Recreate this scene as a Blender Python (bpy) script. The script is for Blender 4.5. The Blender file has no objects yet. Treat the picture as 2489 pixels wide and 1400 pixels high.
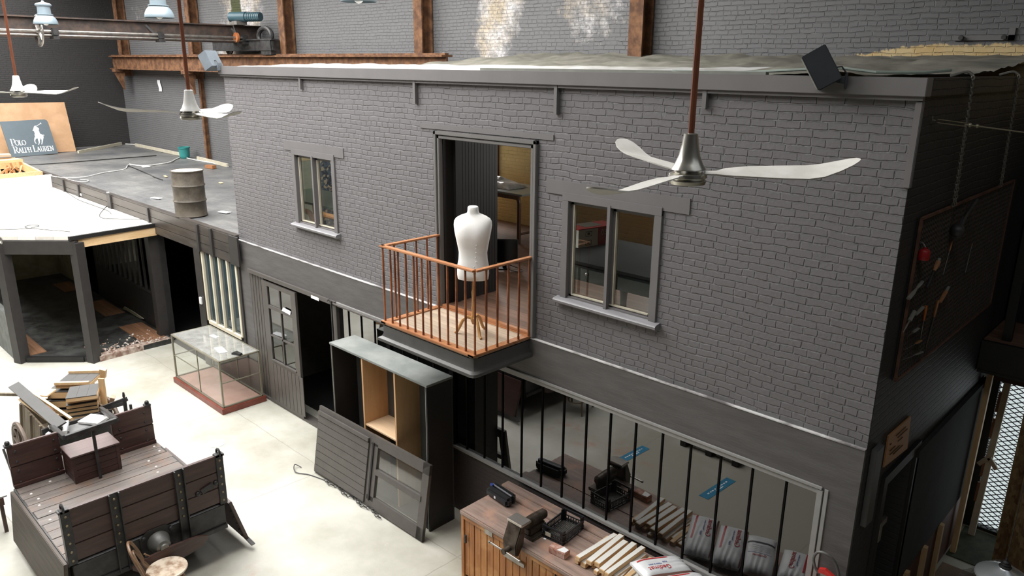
import bpy, bmesh, math, random
from mathutils import Vector, Matrix, Euler
random.seed(7)
PI = math.pi
SC = bpy.context.scene
COL = SC.collection
rnd = random.uniform

# ------------------------------------------------------------------ camera
CAM = Vector((0, -6, 5.79))
_a, _b, _c, F = 0.76699899, 0.28655345, 0.00936414, 1840.19
FW = Vector((-math.sin(_a)*math.cos(_b), math.cos(_a)*math.cos(_b), -math.sin(_b)))
_rt = Vector((math.cos(_a), math.sin(_a), 0)); _up = _rt.cross(FW)
RT = math.cos(_c)*_rt + math.sin(_c)*_up
UP = -math.sin(_c)*_rt + math.cos(_c)*_up
def at(px, py, axis, val):
    """the point of the plane axis = val that the photograph shows at a pixel (used to measure the place)"""
    d = FW + RT*((px-1244.5)/F) - UP*((py-700)/F)
    t = (val - CAM[axis])/d[axis]
    return CAM + d*t
X = lambda px, py, v: at(px, py, 0, v)
Y = lambda px, py, v: at(px, py, 1, v)
Z = lambda px, py, v: at(px, py, 2, v)
cam = bpy.data.cameras.new('camera'); co = bpy.data.objects.new('camera', cam); COL.objects.link(co)
cam.sensor_fit = 'HORIZONTAL'; cam.sensor_width = 36; cam.lens = 36*F/2489; cam.clip_start = .05; cam.clip_end = 200
co.matrix_world = Matrix.Translation(CAM) @ Matrix((RT, UP, -FW)).transposed().to_4x4()
SC.camera = co

# ------------------------------------------------------------------ mesh building
class MB:
    def __init__(s): s.bm = bmesh.new()
    def _merge(s, b2, M=None):
        if M is not None: b2.transform(M)
        me = bpy.data.meshes.new('t'); b2.to_mesh(me); b2.free()
        s.bm.from_mesh(me); bpy.data.meshes.remove(me)
    def box(s, x0, x1, y0, y1, z0, z1, bev=0, M=None):
        b = bmesh.new(); bmesh.ops.create_cube(b, size=1)
        b.transform(Matrix.Translation(((x0+x1)/2, (y0+y1)/2, (z0+z1)/2)) @ Matrix.Diagonal((abs(x1-x0), abs(y1-y0), abs(z1-z0), 1)))
        if bev: bmesh.ops.bevel(b, geom=b.edges[:], offset=bev, segments=2, affect='EDGES', clamp_overlap=True)
        s._merge(b, M); return s
    def obox(s, c, size, rot=(0, 0, 0), bev=0):
        M = Matrix.Translation(c) @ Euler(rot).to_matrix().to_4x4()
        return s.box(-size[0]/2, size[0]/2, -size[1]/2, size[1]/2, -size[2]/2, size[2]/2, bev, M)
    def bar(s, p0, p1, w, h, up=(0, 0, 1), bev=0):
        p0, p1 = Vector(p0), Vector(p1); d = p1-p0; L = d.length; d.normalize()
        u = Vector(up)
        if abs(d.dot(u)) > .98: u = Vector((1, 0, 0))
        r = d.cross(u).normalized(); u = r.cross(d)
        M = Matrix((d, r, u)).transposed().to_4x4(); M.translation = (p0+p1)/2
        return s.box(-L/2, L/2, -w/2, w/2, -h/2, h/2, bev, M)
    def tube(s, pts, r, n=8, closed=False, flat=1.0):
        pts = [Vector(p) for p in pts]; N = len(pts)
        rs = r if isinstance(r, (list, tuple)) else [r]*N
        rings = []; u = None
        for i, p in enumerate(pts):
            if closed: t = pts[(i+1) % N]-pts[i-1]
            else: t = pts[min(i+1, N-1)]-pts[max(i-1, 0)]
            t.normalize()
            if u is None:
                u = t.orthogonal().normalized() if abs(t.z) > .9 else (Vector((0, 0, 1))-t*t.z).normalized()
            else: u = (u-t*u.dot(t)).normalized()
            v = t.cross(u)
            rings.append([s.bm.verts.new(p+(u*math.cos(2*PI*k/n)*flat+v*math.sin(2*PI*k/n))*rs[i]) for k in range(n)])
        for i in range(N if closed else N-1):
            A, B = rings[i], rings[(i+1) % N]
            for k in range(n): s.bm.faces.new((A[k], A[(k+1) % n], B[(k+1) % n], B[k]))
        if not closed:
            s.bm.faces.new(rings[0][::-1]); s.bm.faces.new(rings[-1])
        return s
    def cyl(s, p0, p1, r, n=16): return s.tube([p0, p1], r, n)
    def loft(s, rings, caps=True):
        R = [[s.bm.verts.new(p) for p in ring] for ring in rings]
        n = len(R[0])
        for A, B in zip(R, R[1:]):
            for k in range(n): s.bm.faces.new((A[k], A[(k+1) % n], B[(k+1) % n], B[k]))
        if caps: s.bm.faces.new(R[0][::-1]); s.bm.faces.new(R[-1])
        return s
    def lathe(s, prof, n=24, M=None, caps=True, sx=1, sy=1):
        rings = []
        for r, z in prof:
            ring = [Vector((r*sx*math.cos(2*PI*k/n), r*sy*math.sin(2*PI*k/n), z)) for k in range(n)]
            rings.append([M @ p for p in ring] if M is not None else ring)
        return s.loft(rings, caps)
    def prism(s, poly, axis, a0, a1, M=None):
        f = {'x': lambda p, a: (a, p[0], p[1]), 'y': lambda p, a: (p[0], a, p[1]), 'z': lambda p, a: (p[0], p[1], a)}[axis]
        g = (lambda q: M @ Vector(q)) if M is not None else Vector
        A = [s.bm.verts.new(g(f(p, a0))) for p in poly]; B = [s.bm.verts.new(g(f(p, a1))) for p in poly]
        n = len(poly)
        s.bm.faces.new(A[::-1]); s.bm.faces.new(B)
        for k in range(n): s.bm.faces.new((A[k], A[(k+1) % n], B[(k+1) % n], B[k]))
        return s
    def quad(s, *ps): s.bm.faces.new([s.bm.verts.new(p) for p in ps]); return s
    def ball(s, c, r, sc=(1, 1, 1), n=12):
        b = bmesh.new(); bmesh.ops.create_uvsphere(b, u_segments=n, v_segments=max(6, n*2//3), radius=r)
        s._merge(b, Matrix.Translation(c) @ Matrix.Diagonal((*sc, 1))); return s
    def sheet(s, fn, nu, nv, thick=0):
        G = [[s.bm.verts.new(fn(i/nu, j/nv)) for j in range(nv+1)] for i in range(nu+1)]
        for i in range(nu):
            for j in range(nv): s.bm.faces.new((G[i][j], G[i+1][j], G[i+1][j+1], G[i][j+1]))
        return s
    def build(s, name, m, parent=None, world=True, loc=None, angle=35):
        bmesh.ops.recalc_face_normals(s.bm, faces=s.bm.faces[:])
        if parent is not None and world: s.bm.transform(WM[parent.name].inverted())
        if parent is None and loc is not None: s.bm.transform(Matrix.Translation(-Vector(loc)))
        me = bpy.data.meshes.new(name); s.bm.to_mesh(me); s.bm.free()
        me.polygons.foreach_set('use_smooth', [True]*len(me.polygons)); me.set_sharp_from_angle(angle=math.radians(angle))
        me.materials.append(m)
        o = bpy.data.objects.new(name, me); COL.objects.link(o)
        W = Matrix.Identity(4)
        if parent is not None: o.parent = parent; W = WM[parent.name]
        elif loc is not None: o.location = loc; W = Matrix.Translation(loc)
        WM[o.name] = W
        return o
WM = {}
def tag(o, label, cat, group=None, kind=None):
    o['label'] = label; o['category'] = cat
    if group: o['group'] = group
    if kind: o['kind'] = kind
    return o
def thing(name, label, cat, loc=(0, 0, 0), rz=0, group=None, kind=None, rot=None):
    o = bpy.data.objects.new(name, None); COL.objects.link(o); o.empty_display_size = .1
    o.location = loc; o.rotation_euler = rot or (0, 0, rz)
    WM[o.name] = Matrix.Translation(loc) @ Euler(rot or (0, 0, rz)).to_matrix().to_4x4()
    return tag(o, label, cat, group, kind)
def single(name, mb, m, label, cat, group=None, kind=None):
    """a thing that is one mesh, with its origin at its base"""
    xs = [v.co for v in mb.bm.verts]
    lo = [min(p[i] for p in xs) for i in range(3)]; hi = [max(p[i] for p in xs) for i in range(3)]
    return tag(mb.build(name, m, None, loc=((lo[0]+hi[0])/2, (lo[1]+hi[1])/2, lo[2])), label, cat, group, kind)
def struct(name, mb, m, label=None, cat='wall', parent=None):
    o = mb.build(name, m, parent)
    if parent is None: tag(o, label or name.replace('_', ' '), cat, None, 'structure')
    return o
def copy_tree(o, parent=None):
    c = o.copy(); COL.objects.link(c)
    if parent is not None: c.parent = parent
    for ch in o.children: copy_tree(ch, c)
    return c
def text_mb(txt, size, M, depth=.001, squeeze=1, mb=None):
    cu = bpy.data.curves.new('t', 'FONT'); cu.body = txt; cu.size = size; cu.extrude = depth; cu.align_x = 'CENTER'; cu.align_y = 'CENTER'
    o = bpy.data.objects.new('t', cu); COL.objects.link(o)
    me = bpy.data.meshes.new_from_object(o.evaluated_get(bpy.context.evaluated_depsgraph_get()))
    me.transform(M @ Matrix.Diagonal((squeeze, 1, 1, 1)))
    mb = mb or MB(); mb.bm.from_mesh(me)
    bpy.data.objects.remove(o); bpy.data.curves.remove(cu); bpy.data.meshes.remove(me)
    return mb
def frame(o, ux, uy):
    ux, uy = Vector(ux).normalized(), Vector(uy).normalized(); uz = ux.cross(uy).normalized()
    M = Matrix((ux, uy, uz)).transposed().to_4x4(); M.translation = o
    return M

# ------------------------------------------------------------------ materials
def srgb(r, g=None, b=None):
    if g is None: g = b = r
    f = lambda c: (c/255/12.92 if c/255 <= .04045 else ((c/255+.055)/1.055)**2.4)
    return (f(r), f(g), f(b), 1)
class NT:
    def __init__(s, name):
        s.m = bpy.data.materials.new(name); s.m.use_nodes = True; s.t = s.m.node_tree; s.t.nodes.clear()
        s.out = s.n('ShaderNodeOutputMaterial')
    def n(s, ty, **k):
        x = s.t.nodes.new(ty)
        for a, v in k.items(): setattr(x, a, v)
        return x
    def l(s, a, b): s.t.links.new(a, b)
    def val(s, sock, v):
        if hasattr(v, 'is_output') or isinstance(v, bpy.types.NodeSocket): s.l(v, sock)
        else: sock.default_value = v
    def math(s, op, a, b=0, c=0, clamp=False):
        x = s.n('ShaderNodeMath', operation=op, use_clamp=clamp)
        for i, v in enumerate((a, b, c)): s.val(x.inputs[i], v)
        return x.outputs[0]
    def mix(s, f, a, b):
        x = s.n('ShaderNodeMix', data_type='RGBA')
        s.val(x.inputs[0], f); s.val(x.inputs[6], a); s.val(x.inputs[7], b); return x.outputs[2]
    def noise(s, vec, scale, detail=4, rough=.6, col=False):
        x = s.n('ShaderNodeTexNoise'); s.l(vec, x.inputs['Vector']); x.inputs['Scale'].default_value = scale
        x.inputs['Detail'].default_value = detail; x.inputs['Roughness'].default_value = rough
        return x.outputs['Color' if col else 'Fac']
    def ramp(s, f, a, b, lo=0., hi=1.):
        x = s.n('ShaderNodeMapRange'); s.val(x.inputs[0], f); x.inputs[1].default_value = a; x.inputs[2].default_value = b
        x.inputs[3].default_value = lo; x.inputs[4].default_value = hi; return x.outputs[0]
    def coord(s, scale=(1, 1, 1), rot=(0, 0, 0), kind='Object'):
        tc = s.n('ShaderNodeTexCoord'); mp = s.n('ShaderNodeMapping'); s.l(tc.outputs[kind], mp.inputs[0])
        mp.inputs['Scale'].default_value = scale; mp.inputs['Rotation'].default_value = rot; return mp.outputs[0]
    def sep(s, v):
        x = s.n('ShaderNodeSeparateXYZ'); s.l(v, x.inputs[0]); return x.outputs
    def comb(s, a, b, c=0.):
        x = s.n('ShaderNodeCombineXYZ')
        for i, v in enumerate((a, b, c)): s.val(x.inputs[i], v)
        return x.outputs[0]
    def bump(s, h, strength=.5, dist=.01):
        x = s.n('ShaderNodeBump'); s.l(h, x.inputs['Height']); x.inputs['Strength'].default_value = strength; x.inputs['Distance'].default_value = dist
        return x.outputs[0]
    def pbr(s, col, rough=.6, metal=0, normal=None, spec=None):
        p = s.n('ShaderNodeBsdfPrincipled'); s.val(p.inputs['Base Color'], col); s.val(p.inputs['Roughness'], rough); s.val(p.inputs['Metallic'], metal)
        if normal is not None: s.l(normal, p.inputs['Normal'])
        if spec is not None: p.inputs['Specular IOR Level'].default_value = spec
        s.l(p.outputs[0], s.out.inputs[0]); return p
def plain(name, c, rough=.6, metal=0, var=.12, scale=7, bump=0, bscale=60, spec=None):
    k = NT(name); v = k.coord()
    f = k.noise(v, scale)
    col = k.mix(k.ramp(f, .3, .7), tuple(x*(1-var) for x in c[:3])+(1,), tuple(min(1, x*(1+var)) for x in c[:3])+(1,))
    nrm = k.bump(k.noise(v, bscale), bump, .004) if bump else None
    k.pbr(col, rough, metal, nrm, spec); return k.m
def mottle(name, c1, c2, scale=5, rough=.6, metal=0, bump=.2, lo=.4, hi=.62, detail=8, stretch=(1, 1, 1), bscale=40):
    k = NT(name); v = k.coord(stretch)
    f = k.ramp(k.noise(v, scale, detail), lo, hi)
    k.pbr(k.mix(f, c1, c2), rough, metal, k.bump(k.noise(v, bscale), bump, .004)); return k.m
def wood(name, c1, c2, axis='x', rough=.55, scale=5, bump=.25, stretch=14, c3=None):
    st = [stretch]*3; st['xyz'.index(axis)] = 1
    k = NT(name); v = k.coord(st)
    g = k.noise(v, scale*.35, 6, .65); f = k.ramp(g, .32, .68)
    col = k.mix(f, c1, c2)
    if c3:
        v2 = k.coord(); col = k.mix(k.ramp(k.noise(v2, 3.2, 5), .5, .68), col, c3)
    k.pbr(col, rough, 0, k.bump(g, bump, .004)); return k.m
def brick(name, base, axes=('x', 'z'), bump=1., wash=0, row=.0645, var=.1, extra=None, rough=.55, dist=.016, mortar=.0085):
    k = NT(name); v = k.coord()
    nz = k.noise(v, 2.3, 3, .55, True); nz2 = k.noise(v, 14, 2, .5, True)
    d1 = k.n('ShaderNodeVectorMath', operation='MULTIPLY_ADD'); k.l(nz, d1.inputs[0]); d1.inputs[1].default_value = (.05,)*3; k.l(v, d1.inputs[2])
    d2 = k.n('ShaderNodeVectorMath', operation='MULTIPLY_ADD'); k.l(nz2, d2.inputs[0]); d2.inputs[1].default_value = (.014,)*3; k.l(d1.outputs[0], d2.inputs[2])
    s = k.sep(d2.outputs[0]); pos = k.sep(v)
    uv = k.comb(s['xyz'.index(axes[0])], s['xyz'.index(axes[1])])
    b = k.n('ShaderNodeTexBrick'); k.l(uv, b.inputs['Vector'])
    b.inputs['Scale'].default_value = 1; b.inputs['Brick Width'].default_value = .215; b.inputs['Row Height'].default_value = row
    b.inputs['Mortar Size'].default_value = mortar; b.inputs['Mortar Smooth'].default_value = .6; b.offset = .5; b.squash = .55; b.squash_frequency = 3
    b.inputs['Color1'].default_value = (.0, .0, .0, 1); b.inputs['Color2'].default_value = (1, 1, 1, 1); b.inputs['Mortar'].default_value = (.45, .45, .45, 1)
    ms = k.math('MULTIPLY', b.outputs['Fac'], k.ramp(k.noise(v, 5, 3), .34, .58, .3, 1.))
    per = k.n('ShaderNodeSeparateColor'); k.l(b.outputs['Color'], per.inputs[0]); per = per.outputs[0]
    fine = k.noise(v, 30, 5); big = k.noise(v, .7, 4)
    lo = tuple(c*(1-var) for c in base[:3])+(1,); hi = tuple(c*(1+var) for c in base[:3])+(1,)
    col = k.mix(k.math('ADD', k.math('MULTIPLY', per, .35), k.math('MULTIPLY', big, .65)), lo, hi)
    col = k.mix(k.math('MULTIPLY', ms, .10), col, tuple(c*.55 for c in base[:3])+(1,))
    if extra: col = extra(k, v, pos, col, fine)
    h = k.math('ADD', k.math('SUBTRACT', 1., ms), k.math('ADD', k.math('MULTIPLY', fine, .20), k.math('MULTIPLY', per, .45)))
    k.pbr(col, rough, 0, k.bump(h, bump, dist)); return k.m
def glass(name, tint=(.93, .96, .95, 1), gain=1.0, add=0., rough=.0, dust=0):
    k = NT(name)
    fr = k.n('ShaderNodeFresnel'); ge = k.n('ShaderNodeNewGeometry'); k.l(k.ramp(ge.outputs['Backfacing'], 0, 1, 1.5, 1/1.5), fr.inputs[0])
    f = k.math('MULTIPLY_ADD', fr.outputs[0], gain, add, True)
    t = k.n('ShaderNodeBsdfTransparent'); t.inputs[0].default_value = tint
    g = k.n('ShaderNodeBsdfGlossy'); g.inputs['Roughness'].default_value = rough; g.inputs[0].default_value = (1, 1, 1, 1)
    m = k.n('ShaderNodeMixShader'); k.l(f, m.inputs[0]); k.l(t.outputs[0], m.inputs[1]); k.l(g.outputs[0], m.inputs[2])
    o = m.outputs[0]
    if dust:
        d = k.n('ShaderNodeBsdfDiffuse'); d.inputs[0].default_value = (.5, .5, .47, 1)
        dm = k.n('ShaderNodeMixShader'); v = k.coord()
        k.l(k.ramp(k.noise(v, 5, 8, .7), .4, .75, dust*.6, dust), dm.inputs[0]); k.l(o, dm.inputs[1]); k.l(d.outputs[0], dm.inputs[2]); o = dm.outputs[0]
    k.l(o, k.out.inputs[0]); return k.m
def emit(name, c, s):
    k = NT(name); e = k.n('ShaderNodeEmission'); e.inputs[0].default_value = c; e.inputs[1].default_value = s; k.l(e.outputs[0], k.out.inputs[0]); return k.m
# ------------------------------------------------------------------ shared materials
GREY = (.149, .142, .147, 1)
def wash_back(k, v, pos, col, fine):
    """the old hall wall: white salt bloom, a green moss run and a strip of cream paint that was never covered"""
    x, z = pos[0], pos[2]
    n = k.noise(v, 5, 8, .75); n2 = k.noise(v, 1.6, 4)
    def blob(x0, z0, wx, wz, amt):
        a = k.math('DIVIDE', k.math('SUBTRACT', x, x0), wx); b = k.math('DIVIDE', k.math('SUBTRACT', z, z0), wz)
        g = k.math('SUBTRACT', 1., k.math('ADD', k.math('MULTIPLY', a, a), k.math('MULTIPLY', b, b)), clamp=True)
        return k.math('MULTIPLY', g, amt)
    m = None
    for q in ((-10.7, 6.4, .75, 1.2, 1.05), (-10.4, 7.1, .65, 1.3, 1.1), (-20.4, 7.4, 1.6, 1.9, 1.05), (-21.4, 6.2, 1.3, 1.1, .95), (-8.4, 6.7, 1.2, .95, .72), (-20.0, 6.9, .9, .9, .9), (-12.2, 6.05, .25, .2, .6), (-27.5, 7.2, 1.4, 1., .55), (-22.9, 4.6, .5, 1.4, .4)):
        b = blob(*q); m = b if m is None else k.math('MAXIMUM', m, b)
    mask = k.ramp(k.math('ADD', k.math('MULTIPLY', m, .62), n), .82, 1.08)
    white = k.mix(k.ramp(n2, .4, .62), (.62, .6, .6, 1), (.5, .41, .29, 1))
    mask = k.math('MULTIPLY', mask, k.ramp(k.noise(v, 19, 6, .7), .36, .56, .25, .95))
    col = k.mix(mask, col, white)
    g = blob(-20.75, 7.4, .42, 1.9, 1.)
    col = k.mix(k.ramp(k.math('ADD', k.math('MULTIPLY', g, .8), n), .85, 1.05), col, (.045, .055, .012, 1))
    edge = k.math('ADD', k.math('MULTIPLY', k.noise(v, 9, 6, .7), .16), k.math('MULTIPLY', k.ramp(x, -4.6, -3.2), .22))
    up = k.ramp(k.math('SUBTRACT', k.math('ADD', edge, 5.78), z), 0., .02)
    cream = k.math('MULTIPLY', up, k.ramp(k.math('ADD', x, k.math('MULTIPLY', n, .25)), -4.35, -4.28))
    col = k.mix(cream, col, k.mix(k.ramp(k.noise(v, 2.2), .35, .65), (.70, .55, .30, 1), (.62, .42, .17, 1)))
    return col
M = {}
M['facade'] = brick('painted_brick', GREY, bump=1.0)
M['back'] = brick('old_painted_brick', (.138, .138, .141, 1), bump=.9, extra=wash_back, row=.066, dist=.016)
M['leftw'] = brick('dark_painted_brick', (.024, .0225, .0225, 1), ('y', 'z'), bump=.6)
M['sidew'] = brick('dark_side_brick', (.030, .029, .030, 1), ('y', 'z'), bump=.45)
M['dado'] = brick('dado_brick', (.055, .046, .044, 1), bump=.35)
M['cream'] = brick('cream_brick', (.60, .46, .235, 1), bump=.5)
M['creamy'] = brick('cream_brick_side', (.60, .46, .235, 1), ('y', 'z'), bump=.5)
M['render'] = mottle('grey_render', (.088, .082, .080, 1), (.112, .105, .103, 1), 4, .6, bump=.5, bscale=22, stretch=(.5, .5, 3))
M['paint'] = plain('grey_paint', (.155, .147, .147, 1), .5, var=.06, scale=3, bump=.1)
M['paintd'] = plain('dark_grey_paint', (.088, .079, .072, 1), .42, var=.1, bump=.12)
M['black'] = plain('black_paint', (.011, .0105, .0105, 1), .5, var=.2)
M['blackg'] = plain('black_plank_paint', (.027, .026, .026, 1), .42, var=.2, bump=.1)
M['bayp'] = plain('bay_paint', (.034, .031, .030, 1), .5, var=.12, bump=.1)
M['sill'] = plain('sill_paint', (.21, .205, .215, 1), .35, var=.05)
M['putty'] = plain('putty', (.5, .46, .36, 1), .7)
M['glass'] = glass('window_glass', (.82, .86, .84, 1), 1.0, .02)
M['glassd'] = glass('dusty_glass', (.30, .32, .32, 1), 2.3, .06, dust=.006)
M['glassc'] = glass('case_glass', (.93, .95, .94, 1), 1.0, .0, dust=.03)
M['rust'] = mottle('rusty_steel', (.085, .036, .016, 1), (.20, .095, .042, 1), 6, .8, bump=.4)
M['rustd'] = mottle('dark_rusty_steel', (.035, .027, .024, 1), (.085, .055, .042, 1), 5, .7, bump=.4)
M['iron'] = mottle('black_iron', (.016, .016, .017, 1), (.04, .038, .037, 1), 8, .5, bump=.3)
M['steel'] = mottle('worn_steel', (.28, .26, .24, 1), (.42, .40, .37, 1), 9, .38, .85, bump=.15)
M['white'] = plain('white_paint', (.78, .78, .77, 1), .5, var=.03)
M['paper'] = plain('paper', (.85, .86, .88, 1), .7, var=.02)
M['fir'] = wood('fir', (.62, .40, .20, 1), (.76, .55, .32, 1), 'x')
M['firy'] = wood('fir_across', (.62, .40, .20, 1), (.76, .55, .32, 1), 'y')
M['firz'] = wood('fir_upright', (.52, .33, .16, 1), (.66, .46, .25, 1), 'z')
M['ply'] = wood('plywood', (.50, .29, .14, 1), (.58, .355, .18, 1), 'z', stretch=5)
M['balc'] = wood('balcony_hardwood', (.30, .115, .045, 1), (.46, .21, .095, 1), 'x', .4)
M['bal_z'] = mottle('turned_hardwood', (.13, .036, .012, 1), (.33, .11, .038, 1), 14, .4, bump=.3, stretch=(1, 1, .3))
M['deck'] = wood('weathered_deck', (.40, .30, .215, 1), (.55, .44, .33, 1), 'x')
M['roomfl'] = wood('room_floor', (.12, .062, .04, 1), (.19, .105, .068, 1), 'x', .6)
def planklines(base, axis, w, dark=.35):
    """boards: one dark joint every w along axis, added to a wood material"""
    t = base.node_tree; p = [n for n in t.nodes if n.type == 'BSDF_PRINCIPLED'][0]
    src = p.inputs['Base Color'].links[0].from_socket
    k = NT.__new__(NT); k.m = base; k.t = t; k.out = None
    s = k.sep(k.coord()); a = s['xyz'.index(axis)]
    f = k.math('FRACT', k.math('DIVIDE', a, w)); ln = k.math('LESS_THAN', f, .05)
    n = k.n('ShaderNodeTexWhiteNoise', noise_dimensions='1D'); k.l(k.math('FLOOR', k.math('DIVIDE', a, w)), n.inputs['W'])
    sh = k.ramp(n.outputs['Value'], 0, 1, .8, 1.15)
    mx = k.n('ShaderNodeVectorMath', operation='SCALE'); k.l(src, mx.inputs[0])
    k.l(k.math('MULTIPLY', sh, k.math('MULTIPLY_ADD', ln, -(1-dark), 1.)), mx.inputs['Scale'])
    k.l(mx.outputs[0], p.inputs['Base Color']); return base
planklines(M['roomfl'], 'y', .12); planklines(M['deck'], 'y', .095, .6)

# concrete floor with saw joints, stains and red dust
k = NT('concrete'); v = k.coord(); s = k.sep(v)
n1 = k.noise(v, .55, 6, .6); n2 = k.noise(v, 9, 8, .7); n3 = k.noise(v, 70, 3)
col = k.mix(k.ramp(k.math('ADD', n1, k.ramp(s[0], -3.6, -7.2, -.30, 0.)), .35, .65), (.32, .305, .25, 1), (.55, .54, .485, 1))  # tone lowered toward the passage, painting weaker light into the concrete
col = k.mix(k.ramp(n2, .5, .75, 0, .35), col, (.40, .385, .33, 1))
col = k.mix(k.ramp(n2, .22, .36, .4, 0), col, (.72, .71, .65, 1))
wob = k.math('MULTIPLY', k.math('SUBTRACT', k.noise(v, 1.3, 4), .5), .10)
def joint(a, off, per, w):
    f = k.math('FRACT', k.math('DIVIDE', k.math('ADD', k.math('ADD', a, off), wob), per))
    return k.math('LESS_THAN', f, w/per)
j = k.math('MAXIMUM', joint(s[0], 11.9, 2.95, .014), joint(s[1], .72, 3.6, .014))
col = k.mix(k.math('MULTIPLY', j, .55), col, (.22, .2, .17, 1))
rx = k.ramp(s[0], -8.2, -7.2); rx2 = k.ramp(s[0], -5.2, -6.2); ry = k.math('MULTIPLY', k.ramp(s[1], -2.4, -2.75), k.ramp(s[1], -3.4, -2.95))
red = k.math('MULTIPLY', k.ramp(k.noise(v, 2.4, 8, .7), .5, .62), k.math('MULTIPLY', k.math('MULTIPLY', rx, rx2), ry))
col = k.mix(k.math('MULTIPLY', red, .6), col, (.42, .17, .10, 1))
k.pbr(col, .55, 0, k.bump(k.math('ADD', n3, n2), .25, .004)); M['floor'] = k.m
# tarred roof felt
k = NT('roof_felt'); v = k.coord(); n = k.noise(v, .8, 5); n2 = k.noise(v, 6, 8, .7); n3 = k.noise(k.coord((.35, 2.2, 1)), 2, 6)
col = k.mix(k.ramp(n, .35, .65), (.085, .087, .090, 1), (.20, .195, .185, 1)); col = k.mix(k.ramp(n2, .35, .65, .5, 0), col, (.08, .085, .09, 1))
k.pbr(col, .45, 0, k.bump(k.math('ADD', n3, k.math('MULTIPLY', n2, .4)), .6, .05)); M['felt'] = k.m
M['boardroof'] = planklines(wood('pale_roof_boards', (.70, .655, .58, 1), (.80, .77, .71, 1), 'y', .7), 'x', .24, .8)
M['darkfl'] = mottle('dark_bay_floor', (.018, .018, .018, 1), (.06, .062, .06, 1), 3.5, .45, bump=.3)
M['plaster'] = mottle('dirty_plaster', (.30, .285, .19, 1), (.42, .40, .29, 1), 3, .8)

def cells(x0, x1, z0, z1, holes):
    xs = sorted({x0, x1, *[h[0] for h in holes], *[h[1] for h in holes]}); zs = sorted({z0, z1, *[h[2] for h in holes], *[h[3] for h in holes]})
    for a, b in zip(xs, xs[1:]):
        for c, d in zip(zs, zs[1:]):
            mx, mz = (a+b)/2, (c+d)/2
            if not any(h[0] < mx < h[1] and h[2] < mz < h[3] for h in holes): yield a, b, c, d
def wall_holes(x0, x1, z0, z1, holes, y0, y1, mb=None, axis='y'):
    """a wall slab with rectangular openings, reveals included, as one closed skin"""
    mb = mb or MB(); P = (lambda x, y, z: (x, y, z)) if axis == 'y' else (lambda x, y, z: (y, x, z))
    for a, b, c, d in cells(x0, x1, z0, z1, holes):
        for y in (y0, y1): mb.quad(P(a, y, c), P(b, y, c), P(b, y, d), P(a, y, d))
    for a, b, c, d in [(x0, x1, z0, z1)]+list(holes):
        mb.quad(P(a, y0, c), P(b, y0, c), P(b, y1, c), P(a, y1, c)); mb.quad(P(a, y0, d), P(b, y0, d), P(b, y1, d), P(a, y1, d))
        mb.quad(P(a, y0, c), P(a, y1, c), P(a, y1, d), P(a, y0, d)); mb.quad(P(b, y0, c), P(b, y1, c), P(b, y1, d), P(b, y0, d))
    return mb

# ------------------------------------------------------------------ hall shell
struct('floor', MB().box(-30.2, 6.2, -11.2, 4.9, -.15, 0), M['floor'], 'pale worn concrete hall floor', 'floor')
RW = (-11.9, -10.5, 3.83, 5.1)             # room window in the back wall
RW_FILL = (-6.35, -5.2, 3.75, 5.1)           # added out of view to brighten the upper room
MW = (-1.72, -.55, -.0, 2.08)              # mesh window low in the back wall, seen down the passage
struct('wall_back', wall_holes(-29.8, 6.2, 0, 8.6, [RW, RW_FILL, MW], 4.55, 4.9), M['back'], 'old dark grey brick back wall with white salt stains')
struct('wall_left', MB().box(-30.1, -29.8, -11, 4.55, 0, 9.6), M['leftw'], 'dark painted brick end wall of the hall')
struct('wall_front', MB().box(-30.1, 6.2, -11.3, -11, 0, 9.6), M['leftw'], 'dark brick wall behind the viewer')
struct('wall_right', MB().box(6, 6.3, -11, 4.55, 0, 9.6), M['leftw'], 'dark brick wall at the far end of the passage')
struct('floor_shade_slab', MB().box(-29.8, -3.5, -11, -8.4, 3.9, 4.1), M['leftw'], 'added unseen slab darkening the reflections from behind the viewer', 'gallery')  # added out of view so the upper windows reflect something dark
cm = plain('roof_deck', (.10, .095, .09, 1), .8)
SKX0, SKX1, SKY0, SKY1, SKZ = -29, -6.6, -8.2, 2.1, 9.15
m = MB()
m.box(-30.1, 6.3, SKY1, 2.2, SKZ, SKZ+.12); m.box(-30.1, 6.3, -11.3, SKY0, SKZ, SKZ+.12)
m.box(-30.1, SKX0, SKY0, SKY1, SKZ, SKZ+.12); m.box(SKX1, 1.0, SKY0, -4.7, SKZ, SKZ+.12); m.box(SKX1, 1.0, -2.1, SKY1, SKZ, SKZ+.12); m.box(5., 6.3, SKY0, SKY1, SKZ, SKZ+.12); m.box(1., 5., SKY0, -5, SKZ, SKZ+.12)
m.prism([(2.2, SKZ), (2.2, SKZ+.12), (4.95, 7.92), (4.95, 7.80)], 'x', -30.1, 6.3)
for x in range(-29, 6, 1): m.prism([(2.2, SKZ-.06), (2.2, SKZ), (4.55, 7.95), (4.55, 7.9)], 'x', x+.2, x+.3)
struct('ceiling', m, cm, 'dark boarded hall roof around the skylight', 'ceiling')
m = MB()
for i in range(9): x = SKX0+(SKX1-SKX0)*i/8; m.box(x-.05, x+.05, SKY0, SKY1, SKZ-.05, SKZ+.1)
for i in range(4): y = SKY0+(SKY1-SKY0)*i/3; m.box(SKX0, SKX1, y-.05, y+.05, SKZ-.05, SKZ+.1)
struct('window_4', m, M['iron'], 'steel glazing bars of the hall skylight', 'skylight')

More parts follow.
